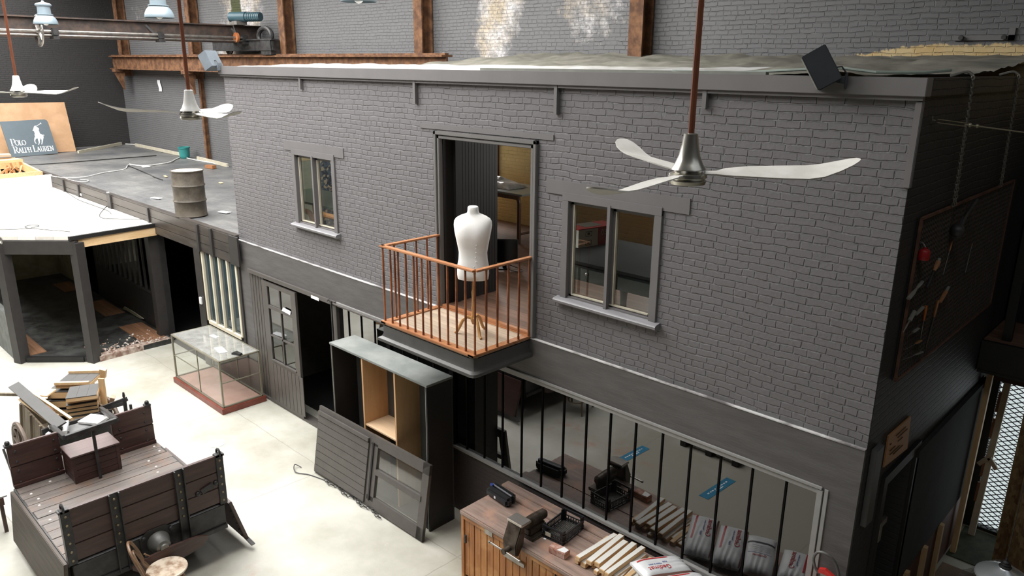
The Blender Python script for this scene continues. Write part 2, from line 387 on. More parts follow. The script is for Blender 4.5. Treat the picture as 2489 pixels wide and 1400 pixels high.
# ------------------------------------------------------------------ the two-storey brick building
BX0, BX1 = -12.43, -1.76
W1 = (-10.40, -9.31, 3.40, 4.52); W2 = (-5.02, -3.86, 3.38, 4.50); BD = (-7.02, -5.47, 2.83, 4.97)
struct('wall_facade', wall_holes(BX0, BX1, 2.80, 5.62, [W1, W2, BD], 0, .13), M['facade'], 'grey painted brick upper front of the indoor building')
GL = (-9.42, -2.05, .97, 2.33)
m = wall_holes(BX0, BX1, 2.33, 2.815, [], -.03, .13)
m.box(-2.05, BX1, -.03, .28, 0, 2.33); m.box(BX0, -12.1, -.03, .28, 0, 2.33)
struct('wall_band', m, M['render'], 'smooth grey rendered band between the two storeys')
struct('trim_33', MB().box(BX0, BX1, -.036, .0, 2.812, 2.822), mottle('ledge_highlight', (.16, .15, .15, 1), (.62, .61, .60, 1), 3, .7, lo=.36, hi=.55, stretch=(1, 1, 1)), 'ledge on top of the rendered band, its highlight painted pale', 'ledge')  # pale mottle paints the skylit highlight along the ledge
struct('wall_dado', MB().box(-9.42, -2.05, 0, .25, 0, .95), M['dado'], 'dark brick dado below the long glazing')
SD = (.62, 1.42, 0, 2.25)
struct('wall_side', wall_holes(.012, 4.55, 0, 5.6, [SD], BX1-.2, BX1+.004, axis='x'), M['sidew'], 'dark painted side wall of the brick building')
m = MB().box(BX0, BX0+.2, .13, 4.55, 0, 5.62); m.box(BX0+.2, BX1-.2, .13, 4.55, 5.45, 5.6); m.box(BX0+.2, BX1-.2, .13, 4.55, 2.56, 2.83)
struct('wall_inner', m, plain('room_shell', (.16, .14, .12, 1), .8), 'inner shell and floor slab of the brick building')
struct('floor_room', MB().box(BX0+.2, BX1-.2, .02, 4.5, 2.831, 2.86), M['roomfl'], 'brown boarded floor of the upper room', 'floor')
struct('wall_room', wall_holes(BX0+.2, BX1-.2, 2.86, 5.45, [RW, RW_FILL], 4.4, 4.52), M['cream'], 'cream painted brick back wall of the upper room')
struct('wall_roomwest', MB().box(BX0+.2, BX0+.25, .13, 4.4, 2.86, 5.45), M['creamy'], 'cream end wall of the upper room by the small window')
struct('wall_roomeast', MB().box(BX1-.25, BX1-.2, .13, 4.4, 2.86, 5.45), M['creamy'], 'cream end wall of the upper room by the corner')
struct('wall_workshop', MB().box(-12.2, -2., 4.3, 4.5, 0, 2.56).box(-12.2, -2., .3, 4.3, .0, .012), M['black'], 'black interior of the ground floor workshop')
# parapet
struct('trim_1', MB().box(BX0-.05, BX1+.04, -.07, .06, 5.60, 5.73, .004).box(BX0-.03, BX1+.02, -.045, 0, 5.572, 5.60), M['paint'], 'grey parapet board along the roof edge', 'trim')
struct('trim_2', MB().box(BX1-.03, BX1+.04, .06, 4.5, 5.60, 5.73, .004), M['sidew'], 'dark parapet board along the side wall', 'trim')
m = MB()
for px in ((734, 188, 217), (1013, 200, 252), (1358, 213, 278), (1720, 222, 263)):
    a = Y(px[0], px[1], 0); b = Y(px[0], px[2], 0); m.box(a.x-.02, a.x+.02, -.05, .0, b.z, 5.6)
struct('trim_3', m, M['paint'], 'short grey straps under the parapet', 'trim')
# lintels
m = MB(); m.box(-5.28, -3.55, -.012, .02, 4.50, 4.645); m.box(-10.65, -9.05, -.012, .02, 4.52, 4.66); m.box(-7.36, -5.2, -.012, .02, 5.045, 5.10)
struct('trim_4', m, M['paint'], 'flat grey lintels over the openings', 'trim')
m = MB().box(BX1-.03, BX1+.02, -.03, .02, 4.95, 5.57, .005)
struct('trim_5', m, M['paint'], 'grey corner strip under the parapet', 'trim')
# roof coverings (loose sheets lying on the roof)
from mathutils import noise as NZ
def hump(x, y, a, s, seed=0): return a*(NZ.noise(Vector((x*s, y*s*1.4, seed)))+.5*NZ.noise(Vector((x*s*2.7, y*s*2.3, seed+4))))
struct('floor_roof', MB().box(BX0, BX1, .06, 4.55, 5.6, 5.66), plain('roof_top', (.25, .25, .24, 1), .8), 'flat roof of the brick building', 'roof')
def pale(u, v):
    x = -12.3+u*8.6; y = .12+v*1.72+.08*math.sin(x*2.1); return (x, y, 5.715+.07*v+hump(x, y, .022, 1.6)+.0*u)
single('plastic_sheet', MB().sheet(pale, 120, 26), mottle('plastic_sheeting', (.42, .41, .38, 1), (.66, .66, .64, 1), 2.5, .35, bump=.3), 'pale plastic sheeting lying along the roof edge above the parapet', 'sheet')
def olive(u, v):
    x = -11.4+u*9.5; y = 2.02+v*2.45+.06*math.sin(x*1.3)*(1-v); k = max(0, min(1, (x+11.4)/1.5))
    return (x, min(y, 4.48), 5.73+.21*v*k+hump(x, y, .06, 1.3, 3)+hump(x, y, .022, 4.5, 8)+.05*math.exp(-((x+9)/2)**2)*v)
single('tarpaulin', MB().sheet(olive, 130, 40), mottle('olive_canvas', (.13, .125, .10, 1), (.21, .20, .165, 1), 2.2, .8, bump=.25), 'crumpled olive grey tarpaulin covering the roof against the back wall', 'tarpaulin')
m = MB()
for x0, x1, y, z in ((-12.3, -9.4, .2, 5.725), (-6.6, -4.2, .16, 5.73), (-9.2, -8.4, .35, 5.735)): m.box(x0, x1, y, y+.07, z, z+.03)
single('roof_batten', MB().box(-6.4, -3.0, .09, .15, 5.665, 5.755), plain('grey_batten', (.20, .205, .18, 1), .7), 'long grey green batten lying behind the parapet', 'batten')
tube = [(-3.9, .1, 5.75), (-3.2, .12, 5.745), (-2.7, .1, 5.775), (-2.45, .22, 5.79), (-2.2, .28, 5.76), (-1.95, .6, 5.76), (-1.9, 1.1, 5.78)]
single('roof_cable', MB().tube(tube, .012, 7), plain('green_cable', (.28, .33, .29, 1), .5), 'pale green cable curling over the roof corner', 'cable')

# windows in the upper front
def casement(name, W, label):
    x0, x1, z0, z1 = W; cx = (x0+x1)/2
    m = MB()
    f = .055
    m.box(x0-.03, x0+f, -.022, .1, z0, z1, .004); m.box(x1-f, x1+.03, -.022, .1, z0, z1, .004); m.box(x0-.03, x1+.03, -.024, .1, z1-f, z1+.03, .004); m.box(x0, x1, .0, .1, z0, z0+f*.7)
    o = struct(name, m, M['paint'], label, 'window')
    s = MB(); s.box(x0+f, x0+f+.035, .03, .08, z0+.03, z1-f); s.box(x1-f-.035, x1-f, .03, .08, z0+.03, z1-f); s.box(cx-.05, cx+.05, .03, .08, z0+.03, z1-f)
    s.box(x0+f, x1-f, .03, .08, z1-f-.035, z1-f); s.box(x0+f, x1-f, .03, .08, z0+.03, z0+.06)
    s.box(cx-.018, cx+.018, -.03, .03, z0, z1-.03)
    s.build('sash', M['paint'], o)
    p = MB(); p.box(x0+f+.035, x0+f+.047, .025, .055, z0+.06, z1-f-.035); p.box(cx+.05, cx+.062, .025, .055, z0+.06, z1-f-.035); p.box(x0+f+.035, x1-f-.035, .022, .055, z0+.055, z0+.068)
    p.build('putty_line', M['putty'], o)
    g = MB(); g.quad((x0+f, .058, z0+.05), (x1-f, .058, z0+.05), (x1-f, .058, z1-f), (x0+f, .058, z1-f)); g.build('pane', M['glass'], o)
    q = MB().prism([(-.085, z0-.03), (-.09, z0-.005), (-.07, z0+.012), (.05, z0+.03), (.05, z0-.045), (-.06, z0-.045)], 'x', x0-.075, x1+.075); q.build('window_sill', M['sill'], o)
casement('window_1', W1, 'small two-pane grey window with pale sill, over the double doors')
casement('window_2', W2, 'larger two-pane grey window beside the balcony')
# balcony doorway
x0, x1, z0, z1 = BD
m = MB()
for d, w in ((.0, .045), (.05, .04)):
    m.box(x0-.06+d, x0-.06+d+w, -.045+d*.3, .03, z0, z1+.06-d, .006); m.box(x1+.06-d-w, x1+.06-d, -.045+d*.3, .03, z0, z1+.06-d, .006); m.box(x0-.06+d, x1+.06-d, -.045+d*.3, .03, z1+.06-d-w, z1+.06-d, .006)
o = struct('door_1', m, plain('moulded_frame', (.16, .155, .15, 1), .35, var=.05), 'tall balcony doorway with moulded grey frame', 'door')
m = MB().box(-7.0, -6.955, .22, .93, 2.858, 4.93, .004)
for i in range(1, 14): m.box(-6.957, -6.9535, .22+.051*i-.004, .22+.051*i+.0, 2.9, 4.9)
m.build('door_leaf', M['black'], o)
m = MB().box(-7.018, -6.985, .03, .27, 2.86, 4.96).box(-5.505, -5.472, .03, .2, 2.86, 4.96).box(-7.0, -6.94, .19, .26, 2.86, 4.94); m.build('door_jamb', M['black'], o)
struct('trim_6', MB().box(-6.98, -5.47, -.03, .03, 2.845, 2.875, .004).box(-6.98, -5.47, -.045, .02, 2.80, 2.845, .004), M['balc'], 'brown hardwood threshold of the balcony door', 'threshold')
# room window (bright) and the added unseen one
for nm, R_, lab in (('window_3', RW, 'bright window with brown wooden frame in the upper room'), ('window_added', RW_FILL, 'added glowing window out of view, brightening the upper room')):
    x0, x1, z0, z1 = R_
    m = wall_holes(x0-.1, x1+.1, z0-.1, z1+.1, [(x0+.02, x1-.03, z0+.03, z1)], 4.36, 4.47)
    o = struct(nm, m, wood('room_window_wood', (.15, .06, .03, 1), (.22, .09, .045, 1), 'z'), lab, 'window')
    MB().quad((x0, 4.46, z0), (x1, 4.46, z0), (x1, 4.46, z1), (x0, 4.46, z1)).build('pane', emit('daylight_pane', (1, 1, 1, 1), 5.0), o)

# ground floor: long glazing, sliding door, doorway
m = MB()
m.box(-9.42, -2.05, -.035, .04, 2.285, 2.335, .003); m.box(-9.42, -2.05, -.05, .0, 2.335, 2.36, .003); m.box(-9.42, -2.05, -.045, .05, .935, .975, .003); m.box(-2.09, -2.04, -.045, .05, .95, 2.33, .003); m.box(-2.03, -1.995, -.04, .0, .3, 2.35, .003)
o = struct('window_5', m, plain('steel_frame', (.30, .295, .285, 1), .35, var=.06), 'long steel glazed front of the ground floor workshop', 'window')
m = MB()
for i in range(23):
    x = -2.05-.3225*i
    m.box(x-.009, x+.009, -.012, .03, .97, 2.29)
m.box(-8.2, -8.12, -.03, .03, .97, 2.29); m.box(-6.86, -6.78, -.04, .03, .97, 2.29)
m.build('glazing_bars', plain('bar_black', (.006, .005, .005, 1), .9, spec=.1), o)
MB().quad((-9.4, 0, .96), (-2.07, 0, .96), (-2.07, 0, 2.3), (-9.4, 0, 2.3)).build('pane', M['glassd'], o)
# sliding door with glass
m = MB().box(-12.1, -9.40, -.075, -.03, 2.30, 2.365, .004)
m.cyl((-9.45, -.07, 2.33), (-6.4, -.07, 2.33), .016, 8)
o = struct('trim_7', m, M['paintd'], 'sliding door rail above the double doors', 'rail')
m = MB().box(-12.1, -11.62, -.028, .02, .02, 2.30, .004)
for i in range(1, 5): m.box(-12.1+i*.096-.004, -12.1+i*.096+.002, -.034, -.02, .05, 2.29)
struct('door_3', m, M['paintd'], 'fixed grey plank panel beside the sliding door', 'door')
DL = (-11.62, -10.54)
m = wall_holes(DL[0], DL[1], .05, 2.26, [(-11.44, -10.68, .87, 1.80), (-11.44, -10.68, 1.86, 2.19)], -.075, -.035)
for a, b, c, d in ((-11.07, -11.04, .87, 2.19), (-11.44, -10.68, 1.30, 1.33)): m.box(a, b, -.072, -.04, c, d)
m.box(-11.46, -10.66, -.09, -.07, .845, .872, .003)
o = struct('door_2', m, M['paintd'], 'grey sliding door with a six-pane window', 'door')
m = MB()
for i in range(9): m.box(-11.55+i*.12, -11.55+i*.12+.112, -.081, -.074, .1, .80, .002)
m.build('plank_panel', M['paintd'], o)
MB().quad((-11.45, -.055, .86), (-10.67, -.055, .86), (-10.67, -.055, 2.2), (-11.45, -.055, 2.2)).build('pane', glass('door_glass', (.35, .37, .36, 1), 1.1, .06), o)
struct('trim_8', MB().box(-12.1, -9.42, -.06, .1, 0, .045, .004), M['paintd'], 'grey threshold under the sliding door', 'threshold')
struct('trim_9', MB().box(-9.50, -9.40, -.05, .1, 0, 2.30, .004), M['paintd'], 'grey post between doorway and glazing', 'post')
o = tag(MB().bar((-9.46, -.09, 2.36), (-9.46, -.09, 1.2), .02, .02).tube([(-9.46, -.09, 2.36), (-9.5, -.1, 2.39), (-9.54, -.1, 2.36)], .014, 6).build('door_hasp', M['iron'], None), 'iron hook bar hanging from the end of the sliding rail', 'hook')
for nm, lab, q in (('paper_sign', 'blank white paper strip taped above the open doorway', [Y(756, 724, -.08), Y(775, 732, -.08), Y(775, 724.5, -.08), Y(756, 717, -.08)]),
                   ('paper_sign', 'torn white paper taped between the panes of the sliding door', [Y(685, 755, -.08), Y(705, 766, -.08), Y(707, 757, -.08), Y(688, 747, -.08)])):
    single(nm, MB().prism([(p.x, p.z) for p in q], 'y', -.0785, -.081), M['paper'], lab, 'paper')

# ------------------------------------------------------------------ low black building with roof terrace
struct('wall_low', wall_holes(-29.8, BX0, 0, 2.40, [(-16.10, -14.18, 0, 2.36), (-13.92, -12.50, .92, 2.38), (-21.9, -20.3, 0, 2.36), (-20.1, -16.35, .95, 2.36)], -.04, .12), M['blackg'], 'black boarded front of the low building')
struct('floor_terrace', MB().sheet(lambda u, v: (-29.8+u*17.37, -.02+v*4.57, 2.865+hump(-29.8+u*17.37, v*4.5, .022, 1.3)), 120, 40), M['felt'], 'dark felt roof of the low building', 'roof')
struct('ceiling_low', MB().box(-29.8, BX0, 0, 4.55, 2.6, 2.82), M['black'], 'underside of the low roof', 'ceiling')
struct('floor_store', MB().box(-29.8, BX0, .12, 3.2, .0, .01), M['black'], 'black floor of the low building', 'floor')
struct('wall_store', MB().box(-29.8, BX0, 3.2, 3.3, 0, 2.6), M['black'], 'black inside of the low building')
m = MB()
for i in range(3): m.box(-24, BX0-.02, -.085, -.04, 2.37+i*.168, 2.37+(i+1)*.168-.006, .004)
m.box(-24, BX0-.02, -.07, .04, 2.36, 2.89)
o = struct('trim_10', m, mottle('fascia_paint', (.036, .030, .026, 1), (.062, .053, .047, 1), 4, .42, bump=.15, stretch=(.3, 1, 2)), 'dark brown plank fascia of the low roof', 'fascia')
m = MB()
for px, py, w in ((154, 447, .09), (190, 458, .09), (266, 488, .22), (360, 519, .08), (481, 573, .08), (514, 586, .09), (570, 610, .34)):
    a = Y(px, py, -.1); m.box(a.x-w/2, a.x+w/2, -.12, -.085, 2.36, 2.885, .004)
m.build('batten', M['bayp'], o)
# pale five-pane window
x0, x1, z0, z1 = -13.92, -12.50, .92, 2.38
m = MB(); m.box(x0, x1, -.075, .0, z0, z0+.07, .005); m.box(x1-.06, x1, -.075, .0, z0, z1, .005); m.box(x0, x0+.055, -.075, .0, z0, z1, .005)
for i in range(1, 4): x = x0+.055+i*(x1-x0-.115)/4; m.box(x-.024, x+.024, -.07, -.01, z0+.05, z1, .005)
o = struct('window_6', m, plain('cream_paint', (.70, .64, .50, 1), .5, var=.04), 'cream barred window of the low building', 'window')
MB().quad((x0, -.03, z0), (x1, -.03, z0), (x1, -.03, z1), (x0, -.03, z1)).build('pane', plain('teal_pane', (.035, .052, .06, 1), .06, spec=.8), o)
struct('trim_11', MB().box(-14.2, -13.93, -.09, .0, 0, 2.37, .004).box(-12.5, -12.42, -.06, .0, 0, 2.37), M['bayp'], 'dark posts on both sides of the cream window', 'post')
single('wall_switch', MB().box(-14.10, -14.02, -.125, -.088, 1.28, 1.42, .008), M['white'], 'white wall switch on the dark post by the cream window', 'switch')
single('store_cabinet', MB().box(-15.75, -14.75, .8, 1.4, 0.01, 1.25, .01).box(-15.8, -14.7, .75, 1.45, 1.25, 1.3, .01), plain('charcoal_cabinet', (.035, .036, .036, 1), .5), 'charcoal cupboard standing in the dark doorway of the low building', 'cupboard')

# bay in front of the low building
struct('floor_bay', MB().prism([(-23.2, -.05), (-15.8, -.05), (-15.8, -1.6), (-16.8, -2.62), (-23.2, -2.62)], 'z', .0, .1), M['darkfl'], 'dark scuffed floor of the open bay', 'floor')
def post(n, x, y, a=0, w=.15, z1=2.45):
    return struct(n, MB().obox((x, y, z1/2), (w*1.2, w*1.2, z1), (0, 0, a), .006), M['bayp'], 'dark timber post of the open bay', 'post')
post('trim_12', -15.84, -1.62, PI/8, .16); post('trim_13', -16.83, -2.64, PI/8, .17); post('trim_14', -16.2, -.1, 0, .17)
m = MB()
m.bar((-15.8, -1.62, 2.36), (-16.83, -2.66, 2.36), .12, .26); m.bar((-16.78, -2.66, 2.36), (-23, -2.66, 2.36), .12, .26)
struct('trim_15', m, M['bayp'], 'dark beam along the slanted bay front', 'beam')
struct('trim_16', MB().bar((-15.86, -1.70, 2.42), (-16.0, -.06, 2.42), .06, .17), M['firy'], 'raw pale timber beam at the end of the bay', 'beam')
struct('trim_17', MB().bar((-15.82, -1.74, 2.545), (-15.99, -.08, 2.545), .07, .075), M['black'], 'black cap board over the raw timber', 'cap')
struct('floor_canopy', MB().prism([(-26, -.09), (-16.0, -.09), (-15.87, -1.72), (-16.9, -2.76), (-26, -2.76)], 'z', 2.5, 2.575), M['boardroof'], 'pale boarded roof of the open bay', 'roof')
struct('wall_bayback', MB().box(-23.3, -23.2, -2.7, -.04, 0, 2.45), M['plaster'], 'dirty plaster back wall of the bay')
struct('wall_bayside', MB().box(-23.2, -21.9, -.09, -.04, .1, 2.4), M['plaster'], 'plaster return wall of the bay')
struct('wall_bayfront', MB().box(-23.2, -16.9, -2.72, -2.60, 0, .95).box(-23.2, -16.9, -2.72, -2.60, 1.9, 2.3), mottle('grey_green_boards', (.10, .11, .105, 1), (.16, .17, .16, 1), 4), 'grey green low wall of the bay')
m = MB()
m.box(-20.15, -16.3, -.07, -.03, .90, .96, .003)
for i in range(13): x = -16.35-i*.31; m.box(x-.022, x+.022, -.075, -.035, .95, 2.36)
o = struct('window_7', m, M['bayp'], 'row of dark glazing bars on the inner bay wall', 'window')
m = MB().quad((-20.1, -.05, .95), (-17.2, -.05, .95), (-17.2, -.05, 2.36), (-20.1, -.05, 2.36)); m.build('pane', M['glassd'], o)
M['hatch'] = planklines(wood('hatch_boards', (.20, .095, .05, 1), (.30, .16, .09, 1), 'x'), 'y', .13)
hs = (('brown floor hatch of the bay beside the plaster return', [(-22.1, -.6), (-22.1, -.2), (-21.1, -.2), (-21.1, -.6)]), ('brown floor hatch of the bay in the middle of the panelled wall', [(-19.75, -.56), (-19.75, -.13), (-18.35, -.13), (-18.35, -.56)]),
      ('brown floor hatch of the bay next to the broken doorway', [(-17.35, -.62), (-17.35, -.13), (-16.0, -.13), (-16.0, -.62)]), ('brown floor hatch of the bay behind the slanted front post', [(-18.5, -2.5), (-18.5, -2.2), (-16.8, -2.2), (-16.8, -2.5)]))
for lab, q in hs: single('floor_hatch', MB().prism(q, 'z', .098, .112), M['hatch'], lab, 'hatch', 'floor hatches of the bay')
struct('trim_18', MB().bar((-15.85, -1.55, .05), (-15.95, -.1, .05), .22, .11), mottle('broken_threshold', (.20, .12, .09, 1), (.50, .42, .36, 1), 9, .9, bump=.6), 'broken threshold of the bay strewn with rubble', 'threshold')
struct('trim_19', MB().bar((-15.98, -1.75, .055), (-16.75, -2.56, .055), .1, .1), M['black'], 'black step between the bay posts', 'step')
random.seed(3); m = MB()
for i in range(170):
    t = rnd(0, 1); x = -15.9-.1*t+rnd(-.9, .22)*rnd(.2, 1); y = -1.6+1.5*t; r = rnd(.006, .028)
    z = .11 if x > -16.08 else .1
    m.obox((x, y, z+r*.4), (r*rnd(1, 2.4), r*rnd(.8, 1.6), r*.8), (rnd(-.4, .4), rnd(-.4, .4), rnd(0, 3)))
tag(m.build('plaster_rubble', mottle('rubble', (.34, .20, .14, 1), (.72, .68, .62, 1), 14, .9)), 'crumbs of plaster and brick scattered over the broken bay threshold', 'rubble', None, 'stuff')
single('plaster_patch', MB().prism([(-18.65, .1), (-18.35, .13), (-17.6, .12), (-17.35, .17), (-17.9, .2), (-18.5, .2)], 'y', -.076, -.055), M['plaster'], 'ragged strip of exposed plaster at the foot of the panelled wall', 'plaster')
single('plaster_patch', MB().prism([(-16.62, .14), (-16.42, .13), (-16.40, .33), (-16.6, .52), (-16.66, .35)], 'y', -.076, -.055), mottle('bare_plaster', (.55, .48, .38, 1), (.66, .6, .5, 1), 8), 'bare plaster patch low beside the broken door post', 'plaster')
# white upstand at the back edge of the bay roof
single('white_upstand', MB().prism([(-3.4, 2.58), (-.05, 2.58), (-.05, 2.90), (-3.4, 2.86)], 'x', -22.75, -22.66), M['white'], 'long white panel standing on edge behind the pale bay roof', 'panel')
# ------------------------------------------------------------------ balcony
bx0, bx1, by, bz = -7.05, -5.47, -.90, 2.83
t = thing('balcony', 'small wooden balcony with slim brown balusters below the tall doorway', 'balcony', ((bx0+bx1)/2, by/2, 2.6))
def outline(o, r=.06): return [(bx0-o, 0), (bx0-o, by-o), (bx1+o-r, by-o), (bx1+o-r*.3, by-o+r*.3), (bx1+o, by-o+r), (bx1+o, 0)]
MB().prism(outline(0), 'z', 2.79, bz).build('deck', M['deck'], t)
m = MB()
m.box(bx0-.02, bx0+.075, by-.02, 0, bz-.012, bz+.016, .004); m.box(bx0-.02, bx1+.02, by-.02, by+.085, bz-.012, bz+.017, .004); m.box(bx1-.075, bx1+.02, by-.02, 0, bz-.012, bz+.016, .004)
m.build('edge_board', M['balc'], t)
rings = []
for o, z in ((-.02, 2.60), (.05, 2.60), (.055, 2.615), (.05, 2.635), (.015, 2.655), (.0, 2.69), (.0, 2.80)): rings.append([(p[0], p[1], z) for p in outline(o)])
MB().loft(rings).build('skirt', plain('balcony_skirt', (.075, .073, .07, 1), .35), t)
m = MB()
for p0, p1 in (((bx0+.02, 0, 3.76), (bx0+.02, by+.0, 3.76)), ((bx0-.01, by+.02, 3.76), (bx1+.0, by+.02, 3.76)), ((bx1-.0, by+.03, 3.76), (bx1-.0, 0, 3.76))): m.bar(p0, p1, .062, .022, (0, 0, 1), .004)
m.build('handrail', M['balc'], t)
def bal(x, y):
    z0, z1 = bz+.01, 3.752; h = z1-z0
    MB().lathe([(.0135, 0), (.0135, .04), (.0115, .05), (.0125, h*.3), (.0140, h*.55), (.0125, h*.8), (.0115, h-.03), (.0135, h-.02), (.0135, h)], 9, Matrix.Translation((x, y, z0))).build('baluster', M['bal_z'], t)
for i in range(12): bal(bx0+.02+(bx1-bx0-.02)*i/11, by+.02)
for i in range(1, 6): bal(bx1-.0, by+.02+i*.166)
for i in range(1, 6): bal(bx0+.02, by+.02+i*.166)

# ------------------------------------------------------------------ dressmaker's mannequin
ang = _a-.12
t = thing('mannequin', "white tailor's torso on a turned wooden tripod stand, on the balcony", 'mannequin', (-5.985, -.42, bz), ang)
secs = [(.655, .158, .10, .0), (.66, .172, .112, .0), (.72, .181, .12, .0), (.80, .178, .122, .004), (.88, .163, .112, .006), (.96, .158, .108, .004), (1.04, .171, .117, .0), (1.12, .187, .127, -.004), (1.20, .203, .126, -.004), (1.27, .212, .116, .004), (1.315, .208, .098, .012), (1.345, .188, .082, .018), (1.37, .145, .07, .022), (1.388, .095, .063, .024), (1.40, .066, .060, .024), (1.43, .06, .057, .022), (1.465, .058, .056, .02), (1.475, .05, .048, .02)]
m = MB(); rings = []
for z, w, d, oy in secs:
    e = 2.3; ring = []
    for k in range(40):
        a = 2*PI*k/40; c, s_ = math.cos(a), math.sin(a)
        x = w*math.copysign(abs(c)**(2/e), c); y = d*math.copysign(abs(s_)**(2/e), s_)+oy
        if s_ < 0 and 1.05 < z < 1.3: y *= 1+.10*math.exp(-((z-1.17)/.08)**2)*math.exp(-((abs(x)-.09)/.07)**2)
        ring.append((x, y, z))
    rings.append(ring)
torso = m.loft(rings).build('torso', mottle('stretched_calico', (.84, .83, .79, 1), (.90, .89, .86, 1), 4, .75, bump=.15), t, False, angle=60)
m = MB()
for z, a in ((1.07, .06), (1.03, .055), (.985, .055), (.93, .05), (.88, .055), (.82, .03)): MB().ball((a, -.112-.012*(z > 1), z), .006, n=8).build('button', M['white'], torso, False)
tw = wood('turned_beech', (.42, .22, .075, 1), (.55, .31, .12, 1), 'z', .35)
MB().lathe([(.014, .12), (.03, .16), (.033, .2), (.022, .23), (.017, .28), (.022, .31), (.017, .34), (.015, .42), (.019, .5), (.014, .52), (.013, .66)], 16).build('stand_pole', tw, t, False)
for k in range(3):
    a = 2*PI*k/3+1.1; c, s_ = math.cos(a), math.sin(a)
    pts = [(c*r, s_*r, z) for r, z in ((.02, .19), (.07, .205), (.12, .165), (.155, .09), (.185, .03), (.215, .012))]
    MB().tube(pts, [.02, .021, .02, .019, .017, .015], 8).build('leg', tw, t, False)

# ------------------------------------------------------------------ ceiling fans
bladem = mottle('aged_white_blades', (.60, .585, .54, 1), (.72, .70, .66, 1), 7, .45, bump=.05)
chrome = plain('fan_metal', (.62, .60, .54, 1), .28, .9, var=.05)
def blade_mb(a):
    m = MB(); R = Matrix.Rotation(a, 4, 'Z'); st = []
    for r, w, tw_, dz in ((.07, .022, .1, -.004), (.12, .026, .1, -.004), (.16, .050, .12, 0), (.26, .066, .16, .002), (.40, .072, .2, .0), (.50, .072, .22, .0), (.56, .072, .2, .008), (.62, .066, .14, .026), (.67, .05, .1, .044), (.695, .03, .06, .053), (.705, .008, .06, .056)):
        T = R @ Matrix.Translation((r, 0, dz)) @ Matrix.Rotation(tw_, 4, 'X')
        st.append([T @ Vector(p) for p in ((0, -w, -.003), (0, w, -.003), (0, w, .003), (0, -w, .003))])
    return m.loft(st)
def fan(loc, a0, label, metal, sc=1, phi=0, tilt=0):
    t = thing('ceiling_fan', label, 'fan', loc, 0, 'ceiling fans over the hall')
    MB().lathe([(.022, .165), (.030, .162), (.036, .12), (.046, .07), (.06, .035), (.072, .018), (.074, .012), (.06, .01)], 28).build('canopy', metal, t, False)
    MB().lathe([(.05, -.055), (.075, -.05), (.08, -.035), (.072, -.03), (.082, -.02), (.08, -.006), (.06, .0), (.06, .014)], 28).build('motor_housing', chrome, t, False)
    MB().cyl((0, 0, .15), (0, 0, 9.15-loc[2]), .014, 10).build('rod', M['rodrust'], t, False)
    T = Matrix.Rotation(tilt, 4, Vector((-math.sin(phi), math.cos(phi), 0))) @ Matrix.Scale(sc, 4)
    for k in range(3):
        m = blade_mb(a0+2*PI*k/3); m.bm.transform(T); m.build('blade', bladem, t, False)
M['rodrust'] = plain('rust_red_rod', (.19, .062, .03, 1), .45, var=.2)
pale_bell = plain('white_bell', (.72, .71, .68, 1), .35)
fan((-1.728, -3.12, 5.354), math.radians(31), 'white three-blade ceiling fan with brushed metal bell, hanging before the larger window', chrome, .97, math.radians(271), math.radians(4))
fan((-5.80, -3.485, 5.425), math.radians(7), 'white ceiling fan hanging between the other two, before the small upper window', pale_bell, .87, math.radians(67), math.radians(3))
fan((-9.52, -3.69, 5.47), math.radians(35), 'white ceiling fan hanging above the logo sign on the low roof', pale_bell)

# ------------------------------------------------------------------ factory pendant lamps and crane
lampm = plain('lamp_enamel', (.20, .25, .285, 1), .3, var=.04)
def lamp(px, py, dep, label):
    p = CAM+(FW+RT*((px-1244.5)/F)-UP*((py-700)/F))*dep
    t = thing('pendant_lamp', label, 'lamp', p, 0, 'factory lamps hanging in the hall')
    pr = [(.225, -.0), (.228, .01), (.218, .06), (.19, .12), (.15, .165), (.125, .18)]
    MB().lathe(pr+[(r-.006, z-.004) for r, z in pr[::-1]], 28, caps=False).build('lamp_shade', lampm, t, False)
    MB().lathe([(.155, .178), (.155, .195), (.125, .2), (.12, .34), (.15, .36), (.152, .385), (.12, .405), (.03, .43), (.02, .46)], 24).build('gear_housing', lampm, t, False)
    MB().cyl((0, 0, .45), (0, 0, 9.15-p.z), .01, 6).build('cable', M['iron'], t, False)
    MB().ball((0, 0, .06), .07, (1, 1, 1.2)).build('bulb', M['white'], t, False)
lamp(388, 43, 12.3, 'grey enamel factory lamp hanging beside the rod of the middle fan')
lamp(112, 59, 15.6, 'grey enamel factory lamp hanging before the big spoked crane wheel')
lamp(872, 4, 9.7, 'grey enamel factory lamp cut by the top edge, over the brick building')

